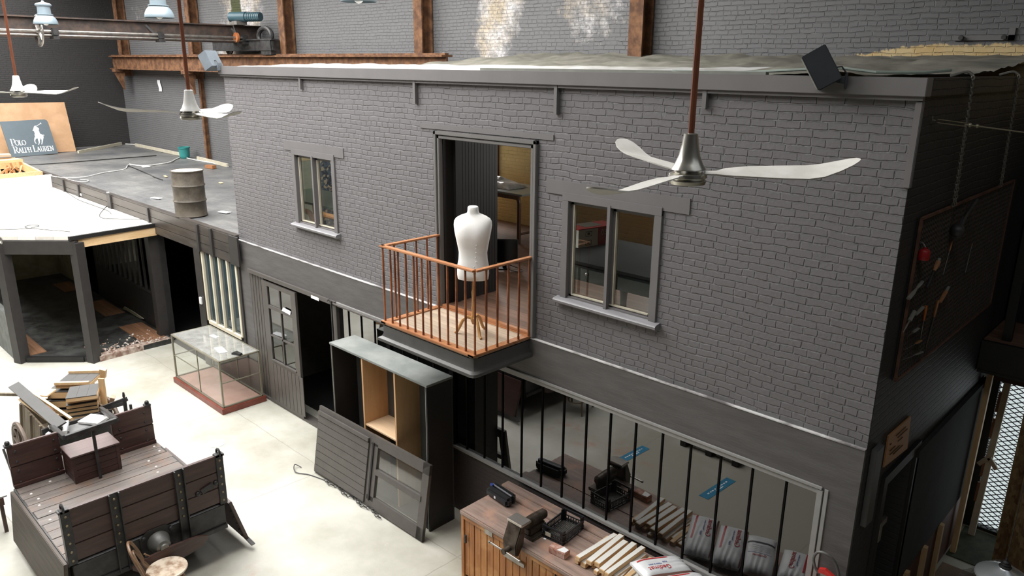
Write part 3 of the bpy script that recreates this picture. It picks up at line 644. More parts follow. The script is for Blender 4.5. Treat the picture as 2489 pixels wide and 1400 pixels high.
tag(struct('wall_beam', MB().box(-29.3, -11.6, 4.02, 4.30, 5.93, 5.965).box(-29.3, -11.6, 4.14, 4.18, 5.56, 5.93).box(-29.3, -11.6, 4.02, 4.30, 5.525, 5.56).box(-29.3, -11.6, 4.1, 4.2, 5.965, 6.0), M['rust'], 'rusty steel crane rail beam along the back wall', 'beam'), 'rusty steel crane rail beam along the back wall', 'beam', None, 'structure')
xs = [Y(287, 60, 4.3).x, Y(468, 130, 4.3).x, Y(690, 80, 4.3).x, Y(1021, 80, 4.3).x, Y(1550, 70, 4.3).x]
for i, x in enumerate(xs):
    m = MB(); z0 = 5.3 if i in (0, 1) else 5.6
    m.box(x-.13, x+.13, 4.24, 4.27, z0, 8.0); m.box(x-.012, x+.012, 4.27, 4.50, z0, 8.0); m.box(x-.13, x+.13, 4.5, 4.53, z0, 8.0)
    if i == 1: m.box(x-.06, x+.05, 4.40, 4.43, 2.87, 5.3); m.box(x-.012, x+.012, 4.43, 4.54, 2.87, 5.3)
    o = struct('trim_%d' % (20+i), m, M['rust'] if i else M['rust'], 'rusty steel wall column', 'column')
    if i < 3:
        b = MB(); b.prism([(4.24, 5.52), (4.0, 5.52), (4.0, 5.40), (4.24, 4.85)], 'x', x-.10, x+.10); b.box(x-.17, x+.17, 3.96, 4.24, 5.44, 5.525); b.build('bracket', M['rust'], o)
# travelling crane
GX = -19.45
t = thing('bridge_crane', 'dark riveted crane girder with line shaft crossing the hall to the back wall', 'crane', (GX, -3, 6.3))
m = MB(); m.box(GX-.1, GX+.1, -10.6, 4.55-.05, 6.68, 6.71); m.box(GX-.015, GX+.015, -10.6, 4.5, 6.30, 6.69); m.box(GX-.1, GX+.1, -10.6, 4.5, 6.28, 6.30)
m.build('girder', M['rustd'], t)
MB().box(GX-.55, GX-.35, -10.6, 4.4, 6.28, 6.7).build('rear_girder', M['rustd'], t)
m = MB(); m.cyl((GX+.2, -10.6, 6.40), (GX+.2, 3.95, 6.40), .028, 10).cyl((GX+.2, -10.6, 6.32), (GX+.2, 4.1, 6.32), .018, 8); m.build('line_shaft', M['steel'], t)
def spoked(cx, cy, cz, R, w, n, mat, axis='y', name='wheel', parent=t, rim=.035, hub=.06):
    m = MB(); pts = []
    ex = {'y': lambda a, r: (cx+r*math.cos(a), cy, cz+r*math.sin(a)), 'x': lambda a, r: (cx, cy+r*math.cos(a), cz+r*math.sin(a))}[axis]
    m.tube([ex(2*PI*k/32, R-rim/2) for k in range(32)], rim/2, 8, True)
    m.tube([ex(2*PI*k/32, R-rim*1.4) for k in range(32)], rim/2, 8, True)
    for k in range(n): m.bar(ex(2*PI*k/n+.3, hub*.6), ex(2*PI*k/n+.3, R-rim), .045, .022)
    d = Vector((0, w, 0)) if axis == 'y' else Vector((w, 0, 0)); c = Vector((cx, cy, cz)); m.cyl(c-d, c+d, hub, 14)
    return m.build(name, mat, parent)
spoked(GX+.2, -.76, 6.40, .33, .05, 6, M['steel'], name='hand_wheel')
for y in (-.45, 1.82, 3.95): MB().box(GX+.02, GX+.3, y-.06, y+.06, 6.24, 6.30).box(GX+.13, GX+.27, y-.07, y+.07, 6.30, 6.47, .02).bar((GX+.02, y-.25, 6.62), (GX+.2, y, 6.3), .03, .05).build('shaft_bearing', M['iron'], t)
c = thing('crane_carriage', 'black wheeled end carriage of the crane standing on the rail beam', 'carriage', (-19.5, 4.15, 6.0))
m = MB(); m.box(-21.2, -17.95, 4.0, 4.05, 6.10, 6.33).box(-21.25, -17.9, 3.95, 4.07, 6.33, 6.36).box(-21.2, -17.95, 3.95, 4.07, 6.08, 6.10).box(-21.2, -17.95, 4.26, 4.3, 6.08, 6.36).box(-18.5, -18.0, 3.97, 4.3, 5.98, 6.33)
m.build('frame', M['iron'], c)
for x in (-20.5, -18.72):
    spoked(x, 4.13, 6.17, .205, .07, 5, M['iron'], name='wheel', parent=c, rim=.06)
MB().tube([(-18.55+.33*math.cos(a), 4.15, 6.43+.2*math.sin(a)) for a in [2*PI*k/24 for k in range(24)]], .06, 8, True).build('gear_wheel', M['iron'], c)
g = thing('gear_motor', 'blue grey geared motor with chain drive on top of the crane girder', 'motor', (-19.3, 3.85, 6.7))
bm_ = plain('motor_blue', (.04, .085, .105, 1), .45)
MB().cyl((-19.5, 3.75, 6.90), (-19.06, 3.95, 6.90), .125, 18).build('gearbox', bm_, g)
m = MB().cyl((-19.06, 3.95, 6.90), (-18.65, 4.12, 6.90), .105, 18)
for k in range(6): m.cyl((-19.0+k*.06, 3.975+k*.025, 6.9), (-18.98+k*.06, 3.983+k*.025, 6.9), .115, 18)
m.build('motor_body', bm_, g)
MB().box(-19.5, -19.15, 3.72, 4.0, 6.71, 6.80).build('foot_plate', M['steel'], g)
m = MB()
for d in (-.09, .09): m.bar((-19.55+d*.4, 3.72, 6.92), (-19.25+d*.6, 3.72, 6.40), .012, .012)
m.bar((-19.42, 3.72, 6.86), (-19.2, 3.72, 6.42), .012, .012)
m.build('drive_chain', M['steel'], g)
MB().cyl((-19.25, 3.70, 6.40), (-19.25, 3.76, 6.40), .12, 20).build('sprocket', mottle('rust_red', (.33, .10, .03, 1), (.42, .16, .06, 1)), g)

# ------------------------------------------------------------------ floodlights on the parapet
fl = plain('charcoal_metal', (.032, .036, .043, 1), .45); lens = plain('frosted_lens', (.46, .47, .41, 1), .3)
def flood(p, rz, tilt, label, fm):
    t = thing('floodlight', label, 'floodlight', p, rz, 'floodlights on the parapet')
    R = Matrix.Translation((0, -.24, .06)) @ Matrix.Rotation(tilt, 4, 'X')
    MB().box(-.13, .13, -.03, .15, -.14, .14, .006, R).build('lamp_head', fm, t, False)
    MB().box(-.115, .115, -.036, -.029, -.125, .125, 0, R).build('lens', lens, t, False)
    MB().box(-.05, .05, -.015, .0, -.06, .06, .003).bar((0, -.01, 0), (0, -.12, .02), .05, .05).build('bracket', fm, t, False)
    MB().tube([(.03, -.01, .05), (.03, -.05, .1), (.01, -.12, .09), (0, -.15, .05)], .006, 6).build('cable', M['iron'], t, False)
flood((-2.27, -.075, 5.70), -1.15, .55, 'dark square floodlight turned upward near the corner with the passage', fl)
flood((-12.36, -.08, 5.72), -1.2, .5, 'grey square floodlight at the far end of the parapet over the low roof', plain('mid_grey_metal', (.13, .15, .17, 1), .4))

# ------------------------------------------------------------------ things on the low roof
t = thing('oil_drum', 'rusty ribbed steel drum with pale lid standing on the felt roof', 'drum', (Z(466, 524, 2.875).x, Z(466, 524, 2.875).y, 2.885))
pr = [(.30, 0), (.305, .012), (.295, .03), (.293, .27), (.303, .285), (.312, .30), (.303, .315), (.293, .33), (.293, .57), (.303, .585), (.312, .60), (.303, .615), (.293, .63), (.293, .86), (.305, .872), (.305, .89), (.292, .893), (.288, .878)]
MB().lathe(pr, 40).build('barrel', mottle('drum_paint', (.055, .045, .033, 1), (.11, .092, .07, 1), 5, .6, bump=.2), t, False)
MB().lathe([(.289, .872), (.287, .882)], 40).cyl((.1, -.15, .88), (.1, -.15, .9), .03, 12).build('lid', plain('pale_lid', (.55, .52, .46, 1), .5), t, False)
# signboard leaning on a large brown sheet at the end wall
P0, P1 = Vector((-28.95, -1.6, 2.875)), Vector((-28.35, 2.28, 2.875))
ux = (P1-P0).normalized(); uy = (Vector((-.30, 0, 1))).normalized()
FB = frame(P0, ux, uy); L = (P1-P0).length
m = MB().box(0, L, 0, 1.66, -.03, 0, .004); m.bm.transform(FB)
single('brown_board', m, mottle('hardboard', (.36, .205, .10, 1), (.43, .255, .135, 1), 3, .6, bump=.05), 'large brown sheet of hardboard leaning on the dark end wall', 'board')
sA, sB = Z(27, 383, 2.875), Z(140, 373, 2.875)
ux = (sB-sA).normalized(); uy = (Vector((-.33, 0, 1)) - ux*(Vector((-.33, 0, 1)).dot(ux))).normalized()
SW = (sB-sA).length; SH = 1.13
FS = frame(sA+Vector((.012, 0, 0)), ux, uy)
t = thing('signboard', 'grey board with white lettering and a polo rider emblem on the low roof', 'sign', (sA+sB)/2)
def addM(mb, Mx): mb.bm.transform(Mx); return mb
pl = [(0, 0), (SW, 0), (SW, SH-.1), (SW-.02, SH-.035), (SW-.08, SH), (0, SH)]
addM(MB().prism(pl, 'z', 0, .028), FS).build('board', plain('slate_grey', (.115, .145, .165, 1), .5, var=.05), t)
def uv(px, py):
    """measured on an enlargement of the sign: its corners are (65,205) (1390,150) (1600,1050) (300,1165)"""
    a, b = px-300, py-1165
    e1 = (1300, -115); e2 = (-235, -960); d = e1[0]*e2[1]-e1[1]*e2[0]
    u = (a*e2[1]-b*e2[0])/d; w = (e1[0]*b-e1[1]*a)/d
    return (u*SW, w*SH)
def blob(poly, z0=.028, z1=.031): return addM(MB().prism([uv(*p) for p in poly], 'z', z0, z1), FS)
mk = MB()
polys = [
 [(1010, 283), (1033, 292), (1042, 315), (1075, 330), (1105, 352), (1115, 385), (1095, 400), (1110, 440), (1125, 505), (1150, 512), (1190, 530), (1215, 560), (1222, 600), (1205, 660), (1190, 720), (1175, 770), (1165, 805), (1140, 800), (1152, 770), (1160, 700), (1160, 655), (1140, 670), (1128, 655), (1135, 610), (1112, 640), (1105, 690), (1110, 740), (1090, 780), (1075, 815), (1050, 812), (1070, 775), (1078, 740), (1060, 690), (1060, 645), (1020, 640), (990, 670), (978, 710), (985, 750), (1012, 778), (985, 780), (960, 745), (952, 690), (965, 620), (985, 590), (972, 540), (985, 500), (965, 430), (935, 432), (930, 415), (955, 380), (970, 330), (985, 300)],
 [(1040, 290), (1165, 212), (1160, 195), (1175, 190), (1195, 232), (1180, 235), (1172, 222), (1050, 300)],
 [(1205, 530), (1225, 530), (1248, 548), (1238, 558), (1215, 545)]]
for p in polys: mk._merge(blob(p).bm)
mk.build('rider_emblem', M['white'], t)
# serif small-capital letters drawn with thick and thin strokes on a unit box
LET = {'P': ([(.18, 0, .18, 1, .2)], [(.0, 0, .4, 0), (0, 1, .3, 1)], [(.55, .74, .26, .26, -90, 90)], .78), 'O': ([], [], [(.5, .5, .46, .5, 0, 360)], 1.02),
 'L': ([(.18, 0, .18, 1, .2)], [(0, 1, .38, 1), (0, 0, .62, 0), (.62, 0, .68, .2)], [], .72), 'R': ([(.18, 0, .18, 1, .2), (.45, .5, .85, 0, .18)], [(0, 0, .38, 0), (0, 1, .3, 1)], [(.5, .74, .26, .26, -90, 90)], .9),
 'A': ([(.48, 1, .85, 0, .19)], [(.48, 1, .13, 0), (.25, .36, .7, .36), (0, 0, .28, 0), (.7, 0, 1, 0)], [], .98), 'H': ([(.18, 0, .18, 1, .19), (.78, 0, .78, 1, .19)], [(.18, .52, .78, .52), (0, 0, .36, 0), (0, 1, .36, 1), (.6, 0, .96, 0), (.6, 1, .96, 1)], [], 1.),
 'U': ([(.2, .3, .2, 1, .19)], [(.78, .3, .78, 1), (.02, 1, .38, 1), (.64, 1, .92, 1)], [(.49, .3, .29, .3, 180, 360)], .96), 'E': ([(.18, 0, .18, 1, .2)], [(0, 1, .58, 1), (0, 0, .62, 0), (.18, .52, .48, .52), (.58, 1, .6, .84), (.62, 0, .66, .18)], [], .72),
 'N': ([(.16, 1, .84, 0, .19)], [(.18, 0, .18, 1), (.84, 0, .84, 1), (.02, 0, .34, 0), (.0, 1, .2, 1), (.68, 1, 1, 1)], [], 1.05)}
def letters(txt, x0, y0, x1, y1, hs, h):
    """txt set along the pixel line (x0,y0)-(x1,y1); hs: relative heights"""
    mb = MB(); A, B = Vector(uv(x0, y0)), Vector(uv(x1, y1)); d = (B-A); tot = sum((LET[c][3]*s_ if c != ' ' else .32) for c, s_ in zip(txt, hs)); unit = d.length/tot; d.normalize(); n = Vector((-d.y, d.x)); H = h
    x = 0
    for c, s_ in zip(txt, hs):
        if c == ' ': x += .32*unit; continue
        thick, thin, arcs, w = LET[c]; W = unit*s_; Hh = H*s_
        q = lambda a, b: A+d*(x+a*W)+n*(b*Hh)
        for a, b, e, f, tk in thick: mb.bar((*q(a, b), .0295), (*q(e, f), .0295), tk*W, .003)
        for a, b, e, f in thin:
            mb.bar((*q(a, b), .0295), (*q(e, f), .0295), .075*H, .003)
        for cx, cy, rx, ry, a0, a1 in arcs:
            N_ = 20
            for i in range(N_):
                p_ = []
                for jj in (i, i+1):
                    a = math.radians(a0+(a1-a0)*jj/N_); p_.append((a, q(cx+rx*math.cos(a), cy+ry*math.sin(a))))
                wd = (.07+.12*abs(math.cos(p_[0][0])))*W
                mb.bar((*p_[0][1], .0295), (*p_[1][1], .0295), wd, .003)
        x += w*W
    return addM(mb, FS)
hh = Vector(uv(340, 840)); hp = Vector(uv(310, 670)); big = abs(hp.y-hh.y)
letters('POLO', 325, 845, 730, 822, [1, .76, .76, .76], big).build('lettering', M['white'], t)
letters('RALPH', 385, 1050, 875, 1015, [1.0, .76, .76, .76, .76], big).build('lettering', M['white'], t)
letters('LAUREN', 920, 1012, 1505, 968, [1.0, .76, .76, .76, .76, .76], big).build('lettering', M['white'], t)
t = thing('plant_pot', 'teal plastic bucket standing at the foot of the back wall', 'bucket', (-24.2, 4.15, 2.875))
MB().lathe([(.13, 0), (.165, .3), (.18, .305), (.18, .345), (.165, .345), (.15, .05)], 24).build('bucket_body', plain('teal_plastic', (.03, .22, .21, 1), .5), t, False)
# cables and litter on the roof
wc = plain('white_cable', (.66, .65, .62, 1), .5)
def roofpath(pts, z=2.885): return [tuple(Z(px, py, z)) for px, py in pts]
def smooth(pts, n=6):
    P = [Vector(p) for p in pts]; out = []
    for i in range(len(P)-1):
        a, b, c_, d = P[max(i-1, 0)], P[i], P[i+1], P[min(i+2, len(P)-1)]
        for k in range(n):
            s_ = k/n; out.append(.5*((2*b)+(c_-a)*s_+(2*a-5*b+4*c_-d)*s_*s_+(3*b-a-3*c_+d)*s_**3))
    out.append(P[-1]); return out
cabs = [([(123, 427), (155, 432), (205, 430), (250, 420), (300, 412), (310, 402), (316, 398)], .012, 'white cable wandering over the felt roof from the white panel edge', wc),
        ([(316, 400), (350, 403), (380, 400), (410, 395), (425, 388), (440, 378), (410, 370), (370, 360), (330, 352), (305, 350)], .018, 'grey white cable bundle running along the back wall corner', wc),
        ([(440, 380), (470, 388), (510, 395), (555, 405)], .016, 'pale conduit lying at the foot of the back wall near the brick building', wc),
        ([(155, 432), (180, 440), (205, 442), (215, 438), (195, 436)], .01, 'white cable curl beside the roof fascia', wc),
        ([(50, 401), (120, 398), (250, 388), (380, 378)], .014, 'long black cable lying straight across the felt roof', M['black']),
        ([(310, 402), (345, 416), (375, 430), (395, 437)], .012, 'black cable end pointing from the cable joint to the drum', M['black'])]
for pts, r, lab, mt in cabs: single('roof_cable', MB().tube(smooth(roofpath(pts)), r, 6), mt, lab, 'cable')
lit = [((380, 481), .26, .1, M['paper'], 'white paper lying flat on the felt roof before the drum', 'paper_sheet'), ((262, 468), .14, .05, M['paper'], 'white scrap lying on the fascia edge of the felt roof', 'paper_sheet'), ((545, 515), .25, .12, M['paper'], 'pale paper on the felt roof between drum and brick wall', 'paper_sheet'), ((355, 405), .2, .2, M['white'], 'round white lid lying by the roof cables', 'plastic_disc'), ((537, 444), .16, .07, plain('yellow_scrap', (.6, .5, .3, 1)), 'yellowish scrap on the felt roof behind the drum', 'scrap'), ((402, 428), .3, .06, plain('yellow_scrap2', (.5, .42, .26, 1)), 'yellowish scrap on the felt roof beside the drum', 'scrap')]
for (px, py), a, b, mt, lab, nm in lit:
    p = Z(px, py, 2.888); single(nm, MB().obox((p.x, p.y, 2.884), (a, b, .014), (0, 0, rnd(-.4, .4))), mt, lab, nm.split('_')[0])
p = Z(512, 405, 2.93); single('loose_brick', MB().obox((p.x, p.y, 2.925), (.34, .14, .1), (0, 0, .2), .01), plain('brick_orange', (.32, .14, .06, 1)), 'orange brick lying at the foot of the back wall', 'brick')
single('skirting_plank', MB().bar(Z(190, 370, 2.90), Z(295, 349, 2.93), .05, .10), M['putty'], 'pale loose plank along the end wall of the felt roof', 'plank')
single('skirting_plank', MB().bar(Z(330, 352, 2.92), Z(452, 378, 2.92), .05, .1), M['putty'], 'pale loose plank along the back wall behind the teal bucket', 'plank')
single('skirting_plank', MB().bar(Z(480, 384, 2.92), Z(553, 402, 2.92), .05, .1), M['putty'], 'pale loose plank between the bucket and the brick building', 'plank')
# timber lumps behind the white panel
t = thing('timber_crate', 'open pale timber crate behind the white panel on the bay roof', 'crate', (-23.8, -.9, 2.6))
m = MB(); m.bar((-25.6, -.15, 2.95), (-23.2, -.15, 2.82), .06, .22).bar((-23.2, -1.7, 2.8), (-23.2, -.15, 2.8), .05, .3).bar((-25.6, -.15, 2.95), (-25.6, -2.0, 2.95), .05, .3); m.build('side_board', M['fir'], t)
MB().box(-25.6, -23.2, -2., -.15, 2.58, 2.64).build('bottom', M['fir'], t)
single('timber_plank', MB().obox((-24.9, -.72, 3.09), (.35, 1.1, .07), (0, 0, .15)), M['firy'], 'thick pale plank laid over the timber crate', 'plank')
single('timber_plank', MB().obox((-25.7, -.9, 3.18), (.4, 1.3, .06), (0, 0, -.1)), wood('grey_plank', (.40, .31, .22, 1), (.5, .4, .3, 1), 'y'), 'greyish plank lying across the far end of the timber crate', 'plank')
random.seed(11); m = MB()
for i in range(26):
    x, y = -24.1+rnd(-.6, .5), -1.2+rnd(-.6, .75); m.tube(smooth([(x+rnd(-.15, .15), y+rnd(-.15, .15), 2.7+rnd(0, .4)) for _ in range(4)], 4), .03, 5, flat=.3)
tag(m.build('wood_shavings', plain('brown_wrap', (.45, .25, .12, 1), .6)), 'tangled brown veneer shavings heaped in the timber crate', 'shavings', None, 'stuff')
# wires on the pale bay roof
for pts, lab in (([(125, 448), (160, 466), (190, 485), (230, 500), (262, 512), (270, 520)], 'thin dark wire along the upper edge of the pale bay roof'), ([(262, 498), (243, 520), (250, 530), (290, 532), (345, 533)], 'thin dark wire curling toward the tip of the pale bay roof'), ([(0, 558), (60, 556), (95, 549), (75, 547), (62, 553), (120, 559), (170, 563)], 'thin dark wire loop near the front edge of the pale bay roof')):
    single('roof_wire', MB().tube(smooth(roofpath(pts, 2.586)), .007, 5), M['iron'], lab, 'wire')
p = Z(208, 476, 2.6); single('crumpled_bag', MB().ball((p.x, p.y, 2.64), .13, (1.2, 1, .55), 9), M['paper'], 'crumpled white bag on the pale bay roof by the fascia', 'bag')
t = thing('iron_ring', 'small grey iron ring hanging on the bay beam', 'ring', tuple(at(2, 583, 1, -2.75)))
MB().tube([(.07*math.cos(a), 0, .07*math.sin(a)) for a in [2*PI*k/20 for k in range(20)]], .014, 6, True).build('ring_loop', M['steel'], t, False)
single('wall_note', MB().sheet(lambda u, v: (Y(385, 210, 4.53).x+.24*u+.05*math.sin(v*5), 4.53-.015*math.sin(v*3), Y(390, 222, 4.53).z+.36*v), 3, 6), M['paper'], 'narrow white paper strip stuck on the grey back wall', 'paper')

# ------------------------------------------------------------------ glass display case
cx0, cx1, cy0, cy1, ch = -13.67, -11.77, -.88, -.16, .955
t = thing('display_case', 'long empty glass display case on a dark red plinth', 'display case', ((cx0+cx1)/2, (cy0+cy1)/2, 0))
red = mottle('red_plinth', (.16, .035, .022, 1), (.22, .06, .04, 1), 5, .4)
MB().box(cx0-.05, cx1+.05, cy0-.05, cy1+.05, 0, .10, .006).build('plinth', red, t)
MB().box(cx0+.03, cx1-.03, cy0+.03, cy1-.03, .10, .112).build('base_board', mottle('pink_cloth', (.36, .20, .16, 1), (.43, .25, .205, 1), 3, .8), t)
brass = plain('dull_brass', (.24, .225, .17, 1), .4, .4)
m = MB(); s_ = .014
for x in (cx0, cx1):
    for y in (cy0, cy1): m.box(x-s_, x+s_, y-s_, y+s_, .1, ch)
for z in (.115, ch-.008):
    for y in (cy0, cy1): m.box(cx0, cx1, y-s_, y+s_, z-.012, z+.012)
    for x in (cx0, cx1): m.box(x-s_, x+s_, cy0, cy1, z-.012, z+.012)
xm = cx0+.62*(cx1-cx0)-.15
m.box(xm-.008, xm+.008, cy0-.008, cy0+.008, .1, ch); m.box(xm-.008, xm+.008, cy1-.008, cy1+.008, .1, ch)
for x in (cx0, cx1): m.box(x-.007, x+.007, cy0, cy1, .54, .555)
m.box(cx0, xm, cy0-.006, cy0+.006, .54, .553)
m.build('frame', brass, t)
MB().quad((cx0, cy0, ch+.004), (cx1, cy0, ch+.004), (cx1, cy1, ch+.004), (cx0, cy1, ch+.004)).build('top_pane', glass('case_top', (.60, .66, .64, 1), 1.8, .05, dust=.55), t)
m = MB(); m.quad((cx0, cy0, .12), (cx1, cy0, .12), (cx1, cy0, ch), (cx0, cy0, ch)); m.quad((cx0, cy1, .12), (cx1, cy1, .12), (cx1, cy1, ch), (cx0, cy1, ch))
for x in (cx0, cx1): m.quad((x, cy0, .12), (x, cy1, .12), (x, cy1, ch), (x, cy0, ch))
m.build('side_pane', M['glassc'], t)
single('paper_sheet', MB().prism([(-12.42, -.66), (-12.1, -.70), (-12.07, -.58), (-12.38, -.53)], 'z', ch+.006, ch+.016), M['paper'], 'folded white paper lying on the glass display case', 'paper')
p = Z(520, 827, .965); single('paper_sheet', MB().obox((p.x-.2, p.y+.1, ch+.009), (.2, .08, .005), (0, 0, .1)), M['paper'], 'small white slip at the back edge of the display case', 'paper')
p = Z(576, 858, .99)
t = thing('tape_dispenser', 'small black tape dispenser standing on the glass display case', 'dispenser', (p.x, p.y, ch+.006), .4)
MB().prism([(-.09, 0), (.09, 0), (.08, .03), (.02, .04), (-.03, .055), (-.09, .03)], 'y', -.035, .035).build('body', M['black'], t, False)
MB().cyl((-.03, -.02, .06), (-.03, .02, .06), .035, 16).build('tape_roll', M['glassc'], t, False)
single('floor_marker', MB().lathe([(.14, 0), (.14, .004)], 28, Matrix.Translation((-10.84, -1.47, .001))), plain('pale_blue_sticker', (.62, .70, .72, 1), .5), 'round pale sticker on the concrete floor before the wagon', 'sticker')

# ------------------------------------------------------------------ open cabinet with a door leaning on it
a0, a1, b0, b1, hz = -8.72, -6.62, -.61, -.19, 2.05
t = thing('open_cabinet', 'tall open black cabinet with plywood partitions beside the doorway', 'cabinet', ((a0+a1)/2, (b0+b1)/2, 0))
dk = plain('cabinet_grey', (.07, .072, .07, 1), .55, var=.08)
MB().box(a0-.01, a1+.01, b0-.01, b1, hz-.03, hz, .003).build('top_board', mottle('dusty_top', (.17, .185, .175, 1), (.26, .275, .26, 1), 1.8, .6), t)
MB().box(a0, a0+.025, b0, b1, 0, hz-.03).build('side_panel', M['black'], t); MB().box(a1-.025, a1, b0, b1, 0, hz-.03).build('side_panel', M['black'], t)
MB().box(a0, a1, b1-.02, b1, 0, hz-.03).build('back_panel', dk, t)
MB().box(a0, a1, b0+.02, b1-.02, 0, .08).build('base', M['black'], t)
m = MB().box(-7.995, -7.965, b0+.005, b1-.02, .08, hz-.03); m.build('partition', M['ply'], t)
m = MB().box(-7.29, -7.26, b0+.005, b1-.02, .08, hz-.03); m.build('partition', M['ply'], t)
MB().box(-7.965, -7.29, b0+.01, b1-.02, 1.04, 1.06).build('shelf', wood('pale_ply', (.60, .41, .25, 1), (.68, .49, .32, 1), 'x'), t)
m = MB().box(a1-.028, a1-.02, b0-.004, b0+.01, 0, hz); m.box(a0+.02, a0+.028, b0-.004, b0+.01, 0, hz); m.build('edge_strip', plain('grey_edge', (.30, .30, .28, 1), .5), t)
t2 = thing('bulkhead_lamp', 'white round lamp fixed inside the open cabinet near its top', 'lamp', (a1-.03, -.5, 1.9))
MB().lathe([(.0, 0), (.075, .005), (.085, .03), (.07, .055), (.03, .07)], 20, Matrix.Translation((a1-.026, -.50, 1.90)) @ Matrix.Rotation(-PI/2, 4, 'Y')).build('globe', plain('opal_glass', (.8, .8, .74, 1), .25), t2)
MB().tube(smooth([(a1-.06, -.45, 1.84), (-6.9, -.3, 1.72), (-7.1, -.25, 1.74), (-7.25, -.24, 1.82)]), .003, 5).build('flex', M['iron'], t2)
# the loose door
FD = frame(Vector((-8.98, -.815, 0.012)), (1, .008, 0), Vector((0, .17, 1.03)))
t = thing('loose_door', 'old dark grey door with planks and two panes leaning sideways on the open cabinet', 'door', (-7.77, -.82, 0))
DW, DH = 2.47, 1.02
xg = 1.30
m = MB().box(0, xg, 0.0, DH, .004, .04, .003)
m.box(xg-.02, DW, 0, .17, 0, .045, .003); m.box(xg-.02, DW, DH-.14, DH, 0, .045, .003); m.box(DW-.13, DW, 0, DH, 0, .045, .003); m.box(xg-.02, xg+.13, .1, DH-.1, 0, .045, .003); m.box(xg+.1, DW-.1, .50, .575, .005, .055, .003)
addM(m, FD).build('door_frame', M['paintd'], t)
m = MB()
for i in range(8): m.box(.02, xg-.06, .03+i*.108, .03+i*.108+.104, .04, .058, .004)
m.box(.02, xg-.06, .90, .955, .04, .075, .004); addM(m, FD).build('plank_panel', M['paintd'], t)
addM(MB().box(xg+.02, xg+.05, .1, DH-.1, .04, .06), FD).build('bead', M['black'], t)
addM(MB().quad((xg+.1, .15, .02), (DW-.1, .15, .02), (DW-.1, DH-.12, .02), (xg+.1, DH-.12, .02)), FD).build('pane', glass('loose_pane', (.80, .82, .78, 1), 1.3, .06, dust=.12), t)
m = MB()
pts = []
for i in range(24):
    c0 = Vector((-8.62+.056*i, -.875-.02*math.sin(i*.9), .026)); r_ = .6*(-1)**i
    m.tube([c0+Vector((.036*math.cos(a), .020*math.sin(a)*math.cos(r_), .020*math.sin(a)*math.sin(r_))) for a in [2*PI*k/10 for k in range(10)]], .005, 5, True)
m.tube(smooth([(-8.66, -.875, .012), (-8.95, -.95, .012), (-9.15, -1.06, .02), (-9.3, -.98, .05), (-9.22, -.92, .012)]), .007, 5)
single('iron_chain', m, M['iron'], 'loose black chain on the floor under the leaning door', 'chain')

# iron anchor plate on the back wall
a, b = Y(2318, 99, 4.53), Y(2468, 78, 4.53)
t = thing('anchor_plate', 'painted iron plate with two bolts high on the back wall above the cream strip', 'plate', (a.x, 4.53, a.z))
MB().box(a.x, b.x, 4.52, 4.548, a.z, a.z+.055).box(b.x-.06, b.x, 4.52, 4.548, a.z, a.z+.13).build('plate', M['paint'], t)
for px in (2338, 2442): q = Y(px, 92, 4.52); MB().cyl((q.x, 4.46, a.z+.03), (q.x, 4.52, a.z+.03), .028, 6).build('bolt', M['iron'], t)
# ------------------------------------------------------------------ flat railway trolley
wx0, wx1, wy0, wy1, wz = -10.06, -8.04, -4.32, -2.62, .75
t = thing('rail_trolley', 'old brown plank rail trolley with end boards and a conical buffer', 'wagon', ((wx0+wx1)/2, (wy0+wy1)/2, 0))
M['bed'] = wood('trolley_bed', (.075, .063, .056, 1), (.15, .125, .11, 1), 'y', .5, c3=(.14, .09, .065, 1), bump=.4)
M['maroon'] = wood('maroon_boards', (.036, .016, .013, 1), (.075, .036, .03, 1), 'y', .42, bump=.5, stretch=10)
M['maroonx'] = wood('maroon_boards_long', (.036, .016, .013, 1), (.075, .036, .03, 1), 'x', .42, bump=.5, stretch=10)
m = MB(); n = 11
for i in range(n):
    x = wx0+(wx1-wx0)*i/n; m.box(x+.003, x+(wx1-wx0)/n-.003, wy0+rnd(-.012, .012), wy1+rnd(-.012, .012), wz-.04, wz+rnd(-.003, .003), .004)
m.build('bed', M['bed'], t)
random.seed(5)
m = MB()
for i in range(n):
    for q in range(rnd(0, 1) > .35 and 2 or 1):
        x = wx0+(i+.5)*(wx1-wx0)/n; y = wy0+rnd(.1, .45) if q == 0 else rnd(wy1-.35, wy1-.05); m.lathe([(.017, 0), (.012, .006)], 8, Matrix.Translation((x+rnd(-.04, .04), y, wz)))
MB().box(wx0, wx1, wy0-.012, wy0+.005, wz-.07, wz-.004).build('edge_iron', M['iron'], t)
MB().box(wx0, wx1, wy1-.005, wy1+.012, wz-.07, wz-.004).build('edge_iron', M['iron'], t)
m.build('bolt_head', plain('bright_bolts', (.55, .53, .5, 1), .4), t)
# front end board
m = MB()
for i in range(3): m.box(wx1+.0, wx1+.055, wy0+.0, wy1+.0, wz+.005+i*.205, wz+.205+i*.205, .006)
fb = m.build('end_board', M['maroon'], t)
for y in (wy0+.50, wy0+1.19):
    MB().box(wx1+.055, wx1+.064, y-.055, y+.055, .42, wz+.625).box(wx1+.06, wx1+.10, y-.055, y-.043, .42, wz+.625).box(wx1+.06, wx1+.10, y+.043, y+.055, .42, wz+.625).build('strap', M['iron'], fb)
for y in (wy0+.03, wy1-.03): MB().box(wx1-.01, wx1+.07, y-.045, y+.045, wz-.02, wz+.63, .005).build('corner_strap', M['iron'], fb)
bbm = plain('brass_bolts', (.30, .24, .14, 1), .45, .3)
for y in (wy0+.50, wy0+1.19, wy0+.03, wy1-.03):
    for k in range(6): MB().ball((wx1+.068, y, wz+.03+k*.105), .014, (.7, 1, 1), 8).build('rivet', bbm, fb)
